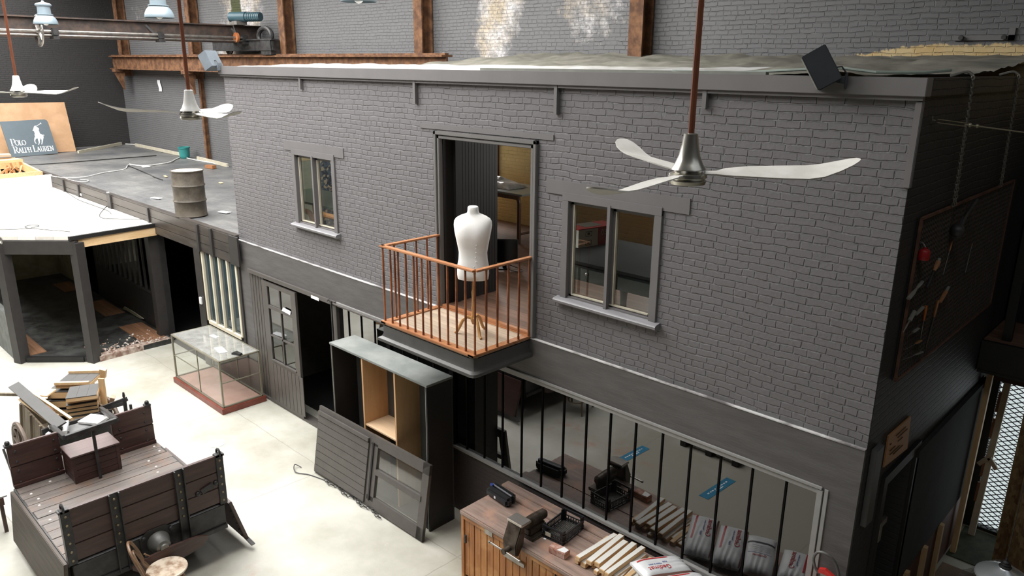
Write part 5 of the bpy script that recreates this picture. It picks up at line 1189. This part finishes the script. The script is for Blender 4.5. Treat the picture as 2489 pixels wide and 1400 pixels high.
# floor signs and pallet reflected in the glazing
bl = plain('sign_blue', (.03, .20, .34, 1), .5)
for x, y, L_, lab in ((-5.96, -2.95, .62, 'blue floor sticker on the concrete near the bentwood chair'), (-4.52, -2.97, .72, 'blue floor sticker on the concrete facing the workbench')):
    t = thing('floor_sticker', lab, 'sticker', (x, y, 0), .05, 'blue stickers on the floor')
    MB().box(-.075, .075, -L_/2, L_/2, .001, .004).build('sheet', bl, t, False)
    m = MB()
    for i in range(9): m.box(-.02, .0, -L_*.36+i*L_*.08, -L_*.36+i*L_*.08+rnd(.025, .045), .0042, .0048)
    m.box(.02, .035, -.1, .08, .0042, .0048); m.build('printing', M['paper'], t, False)
t = thing('pallet', 'dark edged brown pallet lying on the floor before the workbench', 'pallet', (-5.1, -4.05, 0))
m = MB()
for i in range(5): m.box(-5.6+0, -4.6, -4.4+i*.14, -4.4+i*.14+.11, .10, .125)
m.build('deck_board', wood('pallet_wood', (.13, .06, .035, 1), (.22, .11, .065, 1), 'x'), t)
m = MB()
for x in (-5.55, -5.1, -4.65): m.box(x-.05, x+.05, -4.42, -3.7, 0, .10)
m.build('bearer', M['black'], t)
# ------------------------------------------------------------------ upper room contents
gt = plain('green_table_top', (.16, .20, .17, 1), .3, var=.06)
bwood = wood('bent_beech', (.48, .20, .07, 1), (.62, .30, .12, 1), 'x', .35)
dwood = wood('dark_bent_wood', (.055, .026, .014, 1), (.10, .048, .026, 1), 'z', .4)
def bent_leg(m, x0, x1, y, z0, z1, r=.035, R=.12):
    d = 1 if x1 > x0 else -1
    pts = [(x0, y, z1)]+[(x1-d*R+d*R*math.sin(a), y, z1-R+R*math.cos(a)) for a in [PI/2*k/8 for k in range(9)]]+[(x1, y, z0)]
    return m.tube(pts, r, 10)
t = thing('work_table', 'grey green table with bent dark legs at the back of the upper room', 'table', (-9.8, 3.5, 2.86))
MB().box(-11.2, -8.52, 3.05, 3.98, 3.70, 3.73, .004).build('table_top', plain('grey_table_top', (.20, .23, .22, 1), .2, var=.06), t)
MB().box(-11.1, -8.6, 3.06, 3.10, 3.63, 3.70).build('apron', dwood, t)
for y in (3.16, 3.88): bent_leg(MB(), -10.5, -8.68, y, 2.86, 3.665).build('leg', dwood, t)
for y in (3.16, 3.88): bent_leg(MB(), -9.2, -11.0, y, 2.86, 3.665).build('leg', dwood, t)
MB().cyl((-8.68, 3.16, 3.02), (-8.68, 3.88, 3.02), .02, 8).build('stretcher', dwood, t)
random.seed(4)
def wrap(u, v):
    x = -10.15+u*1.15; y = 3.25+v*.5; e = (1-abs(2*u-1)**2)*(1-abs(2*v-1)**2)
    return (x, y, 3.735+.13*e**.6+hump(x, y, .05, 5, 2)*e)
single('plastic_wrap', MB().sheet(wrap, 40, 24), mottle('clear_wrap', (.32, .33, .33, 1), (.60, .61, .62, 1), 4, .2, bump=.6, bscale=20), 'crumpled clear plastic wrap lying on the table in the upper room', 'plastic wrap')
t = thing('monitor', 'black flat computer monitor standing on the upper room floor', 'monitor', (-7.68, 1.80, 2.86), .72)
Rt = Matrix.Translation((0, 0, .09)) @ Matrix.Rotation(-.22, 4, 'X')
MB().box(-.2, .2, -.0, .035, 0, .36, .006, Rt).build('bezel', plain('silver_grey', (.16, .17, .17, 1), .4), t, False)
MB().box(-.187, .187, -.004, .0, .015, .345, 0, Rt).build('screen', plain('dark_screen', (.008, .008, .009, 1), .15), t, False)
MB().box(-.09, .09, -.06, .12, 0, .015, .004).box(-.03, .03, .03, .06, .01, .2).build('stand', M['black'], t, False)
MB().tube(smooth([(.05, .08, .05), (.2, .0, .02), (.28, -.1, .012), (.24, -.2, .012), (.1, -.12, .012)]), .006, 5).build('cable', M['black'], t, False)
# seen through the small window
t = thing('drawing_table', 'green topped table with orange bent wooden legs behind the small window', 'table', (-11.2, .9, 2.86))
MB().box(-12.15, -9.95, .50, 1.38, 3.57, 3.605, .004).build('table_top', gt, t)
m = MB(); bent_leg(m, -12.1, -10.70, .44, 2.86, 3.47, .042, .16); m.build('leg', bwood, t)
m = MB(); bent_leg(m, -9.5, -10.46, .40, 2.86, 3.50, .042, .12); m.build('leg', bwood, t)
m = MB(); bent_leg(m, -11.5, -12.05, 1.3, 2.86, 3.53); bent_leg(m, -10.8, -10.05, 1.3, 2.86, 3.53); m.build('leg', bwood, t)
WX = BX0+.26
a, b = X(712, 393, WX), X(770, 470, WX)
single('pin_board', MB().box(WX, WX+.015, a.y-.5, b.y-.02, 2.862, a.z), plain('pale_green_board', (.28, .30, .22, 1), .6), 'pale green board on the end wall behind the green table', 'board')
k = NT('collage'); v = k.coord(); vo = k.n('ShaderNodeTexVoronoi', distance='CHEBYCHEV'); k.l(v, vo.inputs['Vector']); vo.inputs['Scale'].default_value = 26
sc_ = k.n('ShaderNodeSeparateColor'); k.l(vo.outputs['Color'], sc_.inputs[0])
col = k.mix(k.ramp(sc_.outputs[0], .5, .55), (.012, .018, .03, 1), (.045, .07, .10, 1)); col = k.mix(k.ramp(sc_.outputs[1], .8, .82), col, (.32, .27, .18, 1)); k.pbr(col, .4)
a, b = X(766, 372, WX), X(850, 480, WX)
single('collage_panel', MB().box(WX, WX+.02, a.y+.02, b.y+.3, 2.862, a.z+.2), k.m, 'dark panel covered with small pictures behind the small window', 'panel')
# seen through the larger window
t = thing('library_table', 'dark green table with drawers and turned legs behind the larger window', 'table', (-4.9, 1.1, 2.86))
dg = plain('dark_green_paint', (.022, .036, .034, 1), .35)
MB().box(-5.93, -3.6, .52, 1.78, 3.62, 3.655, .004).build('table_top', plain('dark_table_top', (.03, .03, .029, 1), .85, spec=.15), t)
MB().box(-5.65, -3.7, .57, .60, 3.42, 3.62).box(-5.65, -5.62, .57, 1.7, 3.42, 3.62).box(-3.73, -3.7, .57, 1.7, 3.42, 3.62).build('apron', dg, t)
for x0_, x1_ in ((-5.5, -4.75), (-4.6, -3.85)):
    d = MB().box(x0_, x1_, .555, .575, 3.45, 3.60, .003).build('drawer', dg, t)
    MB().ball(((x0_+x1_)/2, .535, 3.525), .022).build('drawer_knob', chrome, d)
for x in (-5.58, -4.68, -3.78):
    for y in (.64, 1.62): MB().lathe([(.03, 0), (.035, .03), (.022, .06), (.04, .1), (.045, .16), (.03, .2), (.045, .24), (.035, .4), (.04, .5), (.05, .56)], 14, Matrix.Translation((x, y, 2.861))).build('leg', M['black'], t)
t = thing('carton', 'red and white cardboard box on the dark green table', 'box', (-5.77, 1.36, 3.657), -.2)
MB().box(-.11, .18, -.31, .31, 0, .225).build('box_body', plain('white_card', (.62, .60, .53, 1), .6), t, False)
cr = plain('carton_red', (.36, .025, .025, 1), .5)
MB().box(-.09, .183, .0, .313, .0, .225).box(-.113, .183, -.313, .313, .219, .23).build('red_panel', cr, t, False)
MB().box(-.1, .12, -.15, .12, .2295, .232).build('lid_paper', plain('kraft_paper', (.12, .10, .07, 1), .7), t, False)
Mt = frame(Vector((.1835, .12, .155)), (0, 1, 0), (0, 0, 1)); text_mb('032', .10, Mt, .0008).build('lettering', M['putty'], t, False)
m = MB()
for z in (.16, .05):
    for y0_, y1_, z0_, z1_ in ((-.2, -.1, -.03, -.024), (-.2, -.1, .024, .03), (-.2, -.194, -.03, .03), (-.106, -.1, -.03, .03), (-.17, -.13, -.014, .014)): m.box(.1795, .181, y0_, y1_, z+z0_, z+z1_)
m.build('printed_mark', M['iron'], t, False)
single('rolled_mat', MB().cyl((-4.75, 2.6, 2.861), (-4.72, 2.7, 4.4), .07, 12), plain('dark_roll', (.012, .016, .022, 1)), 'black rolled mat standing in the upper room behind the carton', 'mat')
single('thin_pipe', MB().cyl((-3.95, 2.3, 2.861), (-3.95, 2.3, 4.8), .018, 8).cyl((-3.95, 2.3, 3.9), (-4.35, 2.3, 3.95), .008, 6).cyl((-3.95, 2.3, 3.7), (-4.35, 2.3, 3.66), .008, 6), M['iron'], 'thin black upright pipe with arms in the upper room', 'pipe')
single('paper_drape', MB().sheet(lambda u, v: (-4.6+.35*u+.12*v, 2.62+.05*math.sin(u*9), 4.5-.45*v-.1*u), 16, 10), plain('brown_paper', (.26, .19, .10, 1), .8), 'crumpled brown paper hanging in the upper room', 'paper')

# ------------------------------------------------------------------ passage on the building's side
SX = BX1+.006
# tool board
t = thing('tool_board', 'rust framed mesh board for tools hung on the dark side wall by chains', 'board', (SX+.03, 1.83, 3.33))
m = MB(); y0, y1, z0, z1 = .33, 3.33, 3.33, 4.68
for a, b in (((y0, z0), (y0, z1)), ((y1, z0), (y1, z1)), ((y0, z1), (y1, z1)), ((y0, z0), (y1, z0))): m.bar((SX+.03, *a), (SX+.03, *b), .02, .02)
m.build('frame', mottle('frame_rust', (.07, .032, .02, 1), (.14, .06, .035, 1), 8, .7), t)
def mesh_lines(y0, y1, z0, z1, py, pz, x, w, axis='x'):
    m = MB(); H = z1-z0; s_ = pz/py; ny = int((y1-y0)/py)+int(H/pz)+2
    P = (lambda a, c: (x, a, c)) if axis == 'x' else (lambda a, c: (a, x, c))
    for sg in (1, -1):
        for i in range(-int(H/pz)-1, ny):
            a0 = y0+i*py; pts = []
            ya, za, yb, zb = (a0, z0, a0+H/s_, z1) if sg > 0 else (a0, z1, a0+H/s_, z0)
            if yb < y0 or ya > y1: continue
            f = (zb-za)/(yb-ya)
            if ya < y0: za += f*(y0-ya); ya = y0
            if yb > y1: zb += f*(y1-yb); yb = y1
            if yb-ya > .004: m.bar(P(ya, za), P(yb, zb), w, w, (1, 0, 0) if axis == 'x' else (0, 1, 0))
    return m
mesh_lines(y0, y1, z0, z1, .045, .09, SX+.03, .004).build('wire_mesh', plain('mesh_rust', (.06, .045, .035, 1), .6), t)
MB().box(SX+.0, SX+.012, y0, y1, z0, z1).build('backing', M['black'], t)
def tool(name, label, cat, p0, p1, parts, off=.052):
    """a hand tool hung flat on the board from pixel p0 (top) to p1 (tip); parts: (from, to, r0, r1, material, part name)"""
    a, b = at(*p0, 0, SX+off), at(*p1, 0, SX+off); t = thing(name, label, cat, a, 0, 'hand tools on the mesh board')
    for f0, f1, r0, r1, mt, nm in parts: MB().tube([a.lerp(b, f0), a.lerp(b, (f0+f1)/2), a.lerp(b, f1)], [r0*.6, max(r0, r1)*.6, r1*.6], 8, flat=.6).build(nm, mt, t)
oh = plain('orange_handle', (.42, .12, .02, 1), .5); hw = wood('tool_handle', (.20, .085, .035, 1), (.32, .15, .06, 1), 'z'); gh = plain('grey_tool', (.17, .165, .145, 1), .5); st = M['steel']
tool('screwdriver', 'long tool with bright orange handle low on the mesh board', 'screwdriver', (2251, 743), (2237, 822), [(0, .45, .03, .022, oh, 'handle'), (.45, 1, .009, .013, st, 'shaft')])
tool('paint_brush', 'brush with orange brown handle high on the mesh board', 'brush', (2284, 628), (2252, 700), [(0, .1, .02, .02, gh, 'cap'), (.1, .42, .035, .02, hw, 'handle'), (.42, 1, .01, .02, M['black'], 'bristles')])
tool('scraper', 'pale grey scraper hanging under the red can', 'scraper', (2242, 684), (2208, 726), [(0, .4, .025, .018, gh, 'handle'), (.4, 1, .014, .03, gh, 'blade')])
tool('chisel', 'slim chisel with brown handle near the middle of the mesh board', 'chisel', (2314, 586), (2292, 668), [(0, .3, .018, .016, hw, 'handle'), (.3, 1, .007, .004, st, 'blade')])
tool('file', 'thin rusty file hanging alone high on the mesh board', 'file', (2363, 592), (2346, 662), [(0, .1, .013, .01, hw, 'handle'), (.1, 1, .007, .011, gh, 'blade')])
tool('hand_saw', 'long brown handled saw hanging low on the mesh board', 'saw', (2280, 730), (2250, 845), [(0, .35, .03, .026, hw, 'handle'), (.35, 1, .022, .016, M['rustd'], 'blade')])
tool('hammer', 'hammer with greyish handle above the long saw on the mesh board', 'hammer', (2306, 697), (2284, 735), [(0, .3, .022, .02, gh, 'cap'), (.3, 1, .03, .025, hw, 'handle')])
tool('trowel', 'grey trowel beside the frame edge, with slender bent tip', 'trowel', (2223, 756), (2195, 808), [(0, .45, .028, .03, gh, 'handle'), (.45, 1, .012, .004, st, 'blade')])
tool('pointing_tool', 'grey handled pointing tool crossing the slender trowel', 'trowel', (2244, 746), (2226, 765), [(0, 1, .028, .024, gh, 'handle')])
tool('putty_knife', 'short pale putty knife under the grey trowels', 'knife', (2232, 798), (2205, 818), [(0, .5, .024, .022, gh, 'handle'), (.5, 1, .012, .012, M['rustd'], 'blade')])
tool('awl', 'small awl with reddish handle below the orange screwdriver', 'awl', (2238, 828), (2200, 850), [(0, .35, .022, .014, hw, 'handle'), (.35, 1, .005, .003, st, 'blade')])
tool('wire_brush', 'pale stick lying along the bottom edge of the mesh board', 'brush', (2242, 855), (2196, 874), [(0, .4, .018, .014, gh, 'handle'), (.4, 1, .006, .004, st, 'blade')])
q = at(2247, 615, 0, SX+.075)
t = thing('red_can', 'small red lantern-like can hooked high on the mesh board', 'can', q, 0, 'hand tools on the mesh board')
MB().lathe([(.04, -.055), (.043, -.045), (.043, .01), (.035, .025), (.015, .035), (.015, .045)], 18).build('can_body', plain('can_red', (.25, .010, .012, 1), .4), t, False)
MB().tube([(0, 0, .045), (-.02, 0, .075), (-.06, 0, .085)], .006, 6).build('hook', st, t, False)
q = at(2338, 540, 0, SX+.09)
single('iron_clamp', MB().tube(smooth([q+Vector((0, -.12, -.1)), q+Vector((.02, -.05, .03)), q+Vector((0, .12, .06)), q+Vector((0, .35, .15))]), .02, 6).ball(q+Vector((0, -.1, -.06)), .06), M['iron'], 'dark iron clamp hooked below the chains on the mesh board', 'clamp')
# chains
def chain(name, p0, p1, label, sep=.022):
    m = MB(); p0, p1 = Vector(p0), Vector(p1)
    for sgn in (-1, 1):
        a = p0+Vector((0, sgn*sep*.4, 0)); b = p1+Vector((0, sgn*sep*1.4, 0)); d = (b-a); n_ = int(d.length/.030); d.normalize(); s0 = d.cross(Vector((1, 0, 0))).normalized(); s1 = d.cross(s0)
        for i in range(n_):
            c = a.lerp(b, (i+.5)/n_); s_ = s0 if i % 2 else s1
            m.tube([c+d*(.021*math.cos(x_))+s_*(.010*math.sin(x_)) for x_ in [2*PI*k/8 for k in range(8)]], .0033, 4, True)
    m.tube(smooth([p0+Vector((-.0, 0, 0)), p0+Vector((-.05, -.02, .03)), p0+Vector((-.15, -.06, .0))]), .012, 6)
    return single(name, m, plain('chain_steel', (.26, .25, .22, 1), .4, .6), label, 'chain')
chain('steel_chain', (SX+.05, 1.0, 5.74), (SX+.05, 1.10, 4.69), 'doubled steel chain at the parapet corner side, carrying the mesh board')
chain('steel_chain', (SX+.05, 2.55, 5.74), (SX+.05, 2.66, 4.69), 'doubled steel chain farther down the passage, carrying the mesh board')
# guy wire with turnbuckle
a = Vector((SX+.01, .22, 5.43)); b = at(2489, 322, 1, 1.3); d = (b-a).normalized(); e_ = a+d*3.2
t = thing('guy_wire', 'taut steel wire with turnbuckle hooked into the dark side wall', 'wire', a)
MB().tube([a+Vector((.012, -.01, .03)), a+Vector((.012, 0, 0)), a+d*.05], .006, 6).build('hook', M['steel'], t)
MB().bar(a+d*.08+Vector((0, 0, .012)), a+d*.42+Vector((0, 0, .012)), .006, .006).bar(a+d*.08-Vector((0, 0, .012)), a+d*.42-Vector((0, 0, .012)), .006, .006).ball(a+d*.46, .018).ball(a+d*.55, .016).build('turnbuckle', plain('brassy_steel', (.30, .28, .20, 1), .4, .5), t)
MB().tube([a+d*.4, e_], .0055, 6).build('wire', plain('wire_steel', (.36, .34, .26, 1), .4, .4), t)
# wooden sign
q = [at(px, py, 0, SX+.012) for px, py in ((2160, 1060), (2214, 1012), (2205, 1090), (2148, 1136))]
t = thing('wooden_sign', 'small orange plywood sign above the dark side doorway', 'sign', q[3])
MB().prism([(p.y, p.z) for p in q], 'x', SX+.001, SX+.014).build('board', wood('sign_ply', (.33, .155, .055, 1), (.40, .20, .08, 1), 'y'), t)
m = MB(); e1 = (q[1]-q[0]); e2 = (q[3]-q[0])
for u0, u1, w in ((.35, .8, .22), (.45, .9, .35), (.12, .18, .35), (.15, .4, .58), (.5, .72, .5), (.18, .62, .72), (.35, .8, .82)): p = q[0]+e1*u0+e2*w; r = q[0]+e1*u1+e2*(w-.0); m.bar(p+Vector((.004, 0, 0)), r+Vector((.004, 0, 0)), .004, .006, (1, 0, 0))
m.build('lettering', M['black'], t)
# blackboard, studs, posts
single('blackboard', MB().box(SX+.005, SX+.03, 1.46, 3.95, .72, 2.2).box(SX+.005, SX+.05, 1.42, 3.98, 2.2, 2.27), mottle('chalk_black', (.014, .0145, .013, 1), (.022, .0225, .02, 1), 3, .95), 'long blackboard fixed on the dark side wall', 'blackboard')
single('hardboard_sheet', MB().box(SX+.003, SX+.02, 1.5, 4.1, .02, .715), plain('red_brown_panel', (.085, .03, .018, 1), .6), 'red brown panel below the blackboard', 'panel')
for y, lab in ((1.75, 'raw timber stud beside the dark side doorway'), (2.35, 'second raw timber stud from the side doorway'), (2.95, 'third raw timber stud from the side doorway')): single('timber_stud', MB().box(SX+.022, SX+.07, y, y+.07, .001, .73), M['firz'], lab, 'stud', 'studs below the blackboard')
single('timber_post', MB().bar((SX+.08, 3.72, .0), (SX+.08, 3.84, 2.5), .07, .06), M['firz'], 'tall raw timber post at the end of the blackboard', 'post')
struct('trim_30', wall_holes(SD[0]-.1, SD[1]+.1, 0, 2.35, [(SD[0], SD[1], 0, 2.25)], SX-.0, SX+.03, axis='x'), M['black'], 'black frame of the side doorway', 'frame')
t = thing('hinge_strap', 'iron hinge strap in the dark side doorway', 'hinge', (SX-.02, .66, 1.75)); MB().box(SX-.03, SX+.0, .64, .9, 1.72, 1.78).box(SX-.03, SX+.035, .6, .66, 1.66, 1.86).build('strap', M['steel'], t)
single('steel_duct', MB().box(SX+.001, SX+.05, .10, .26, 2.06, 2.78, .004), plain('duct_grey', (.085, .085, .086, 1), .45), 'narrow grey metal duct on the side wall near the corner', 'duct')
# mesh window
x0, x1, z0, z1 = MW
m = wall_holes(x0-.1, x1+.1, z0-.02, z1+.12, [(x0+.05, x1-.05, z0+.04, z1-.0)], 4.50, 4.60)
o = struct('window_8', m, M['black'], 'frosted window behind expanded metal mesh', 'window')
MB().quad((x0, 4.62, z0), (x1, 4.62, z0), (x1, 4.62, z1), (x0, 4.62, z1)).build('pane', emit('frosted_pane', (.82, .92, .93, 1), .75), o)
mesh_lines(x0+.03, x1-.03, z0+.04, z1, .115, .064, 4.53, .009, 'y').build('wire_mesh', M['black'], o)
struct('trim_31', MB().box(SX, .6, 4.44, 4.5, 2.09, 2.42), plain('maroon_panel', (.055, .018, .012, 1), .5), 'maroon panel above the mesh window', 'panel')
t = thing('notched_batten', 'pale wooden batten with small brackets leaning on the mesh window', 'batten', at(2366, 1312, 2, 0.0))
a, b = Vector((-1.61, 4.28, .0)), Vector((-1.585, 4.47, 2.17))
MB().bar(a, b, .075, .035, (0, 1, 0)).build('batten_body', plain('pale_batten', (.58, .52, .42, 1), .6), t)
m = MB(); c_ = a.lerp(b, .47)
m.bar(c_-Vector((.1, .02, .05)), c_+Vector((0, -.02, .08)), .05, .03, (0, 1, 0)).bar(c_+Vector((.1, -.02, -.05)), c_+Vector((0, -.02, .08)), .05, .03, (0, 1, 0)); m.build('arrow_wing', plain('pale_batten2', (.5, .42, .32, 1), .6), t)
m = MB()
for f in (.22, .38, .62, .78): m.bar(a.lerp(b, f)-Vector((.045, .01, 0)), a.lerp(b, f+.12)-Vector((.045, .01, 0)), .03, .02, (0, 1, 0))
m.build('wooden_cleat', plain('brown_cleat', (.24, .11, .06, 1), .6), t)
k = NT('osb'); v = k.coord((1, 1, .45)); vo = k.n('ShaderNodeTexVoronoi'); k.l(v, vo.inputs['Vector']); vo.inputs['Scale'].default_value = 34
sc_ = k.n('ShaderNodeSeparateColor'); k.l(vo.outputs['Color'], sc_.inputs[0]); col = k.mix(sc_.outputs[0], (.17, .09, .035, 1), (.40, .26, .12, 1)); k.pbr(col, .6, 0, k.bump(sc_.outputs[0], .2, .004))
single('chipboard_sheet', MB().box(-1.24, .1, 3.54, 3.56, .0, 2.44), k.m, 'brown chipboard sheet standing in the passage before the mesh window', 'sheet')
single('chipboard_sheet', MB().box(-1.10, .2, 3.42, 3.44, .0, 2.36), k.m, 'second chipboard sheet leaning in front of the first in the passage', 'sheet')
single('floor_mat', MB().box(-1.72, -1.0, 3.6, 4.45, .001, .012), mottle('moss_mat', (.02, .028, .014, 1), (.045, .05, .026, 1), 8, .9), 'dark green mat on the floor below the mesh window', 'mat')
single('floor_boarding', MB().box(SX+.05, 1.2, 1.2, 3.4, .001, .010), mottle('brown_floor', (.10, .065, .04, 1), (.16, .10, .06, 1), 3, .8), 'brown dusty boarding covering the passage floor', 'boarding')
struct('floor_gallery', MB().box(SX+.01, 1.6, 3.43, 4.5, 2.80, 2.86).box(SX+.01, 1.6, 3.40, 3.46, 2.55, 2.88).box(SX+.01, 1.6, 3.42, 4.5, 2.50, 2.8), M['black'], 'dark edge of the gallery over the passage', 'gallery')
struct('floor_gallery_boards', MB().box(SX+.012, 1.6, 3.46, 4.5, 2.86, 2.885), M['roomfl'], 'brown boards of the gallery floor', 'gallery')
q = at(2447, 828, 2, 2.88)
struct('trim_32', MB().box(q.x-.045, q.x+.045, q.y-.045, q.y+.045, 2.885, 4.9).box(SX+.02, 1.5, 4.38, 4.5, 2.89, 5.4), M['black'], 'black gallery post, black panel for the doorway and wall shade', 'post')  # the panel's black paints shade on the back wall around a dark opening
# hanging lamp at the corner
dep = 5.9; p = CAM+(FW+RT*((2440-1244.5)/F)-UP*((1392-700)/F))*dep
t = thing('pendant_lamp', 'aluminium cone lamp hanging in the passage, seen from above at the picture corner', 'lamp', p)
al = plain('spun_aluminium', (.55, .58, .60, 1), .3, .75, var=.05)
MB().lathe([(.195, -.045), (.19, -.03), (.12, .015), (.05, .04), (.04, .05), (.038, .048), (.05, .034), (.12, .008), (.19, -.038)], 36, caps=False).build('lamp_shade', al, t, False)
MB().lathe([(.04, .045), (.045, .06), (.03, .068), (.034, .08), (.024, .085), (.026, .10), (.012, .11), (.008, .14)], 18).build('lamp_cap', M['black'], t, False)
MB().cyl((0, 0, .12), (0, 0, 9.15-p.z), .0035, 6).build('cable', M['black'], t, False)
def drape(u, v): x = -1.45+.75*u; y = 2.35+.85*v; return (x, y, .05+.55*math.exp(-((u-.5)/.45)**2)*(1-.3*v)+hump(x, y, .07, 4, 6))
single('dust_sheet', MB().sheet(drape, 40, 30), glass('milky_plastic', (.72, .70, .66, 1), 1.2, .05, .2, dust=.25), 'milky plastic dust sheet heaped in the passage under the cone lamp', 'sheet')
single('grey_stand', MB().box(-1.25, -.9, 2.6, 2.95, .0, .42, .02), plain('stand_grey', (.12, .12, .11, 1), .7), 'grey box standing under the plastic dust sheet', 'box')
# ------------------------------------------------------------------ light: daylight through the roof glazing and windows, plus added fills
def area(name, loc, sx, sy, power, col=(1, 1, 1), rot=(0, 0, 0)):
    l = bpy.data.lights.new(name, 'AREA'); l.shape = 'RECTANGLE'; l.size = sx; l.size_y = sy; l.energy = power; l.color = col
    o = bpy.data.objects.new(name, l); COL.objects.link(o); o.location = loc; o.rotation_euler = rot; return o
area('skylight_daylight', ((SKX0+SKX1)/2, (SKY0+SKY1)/2, SKZ+.35), SKX1-SKX0, SKY1-SKY0, 7300, (1, .985, .96))
area('room_window_daylight', ((RW[0]+RW[1])/2, 4.30, (RW[2]+RW[3])/2), 1.3, 1.2, 110, (1, .98, .94), (math.radians(-90), 0, 0))
area('added_room_fill', ((RW_FILL[0]+RW_FILL[1])/2, 4.30, 4.4), 1.0, 1.2, 40, (1, .98, .94), (math.radians(-90), 0, 0))  # added fill for the room, at the unseen second window
area('added_strip_fill', (-2.8, -3.4, SKZ+.2), 7.4, 2.5, 150, (1, .98, .95))  # added roof strip, brightens the fan and other upward faces
area('passage_window_daylight', (-1.2, 4.42, 1.1), 1.0, 1.9, 2.5, (.9, .97, 1), (math.radians(-90), 0, 0))
area('passage_skylight', (3, -1.45, SKZ+.35), 4, 7, 28, (.95, .98, 1))
w = bpy.data.worlds.new('world'); SC.world = w; w.use_nodes = True
w.node_tree.nodes['Background'].inputs[0].default_value = (.85, .93, 1, 1); w.node_tree.nodes['Background'].inputs[1].default_value = .3
SC.view_settings.view_transform = 'Standard'; SC.view_settings.look = 'None'; SC.view_settings.gamma = 1; SC.view_settings.use_curve_mapping = False
SC.view_settings.exposure = 0.0
cy = SC.cycles
cy.max_bounces = 7; cy.diffuse_bounces = 4; cy.glossy_bounces = 3; cy.transmission_bounces = 3; cy.transparent_max_bounces = 10
cy.caustics_reflective = False; cy.caustics_refractive = False; cy.sample_clamp_indirect = 4; cy.use_denoising = True
bpy.context.view_layer.update()
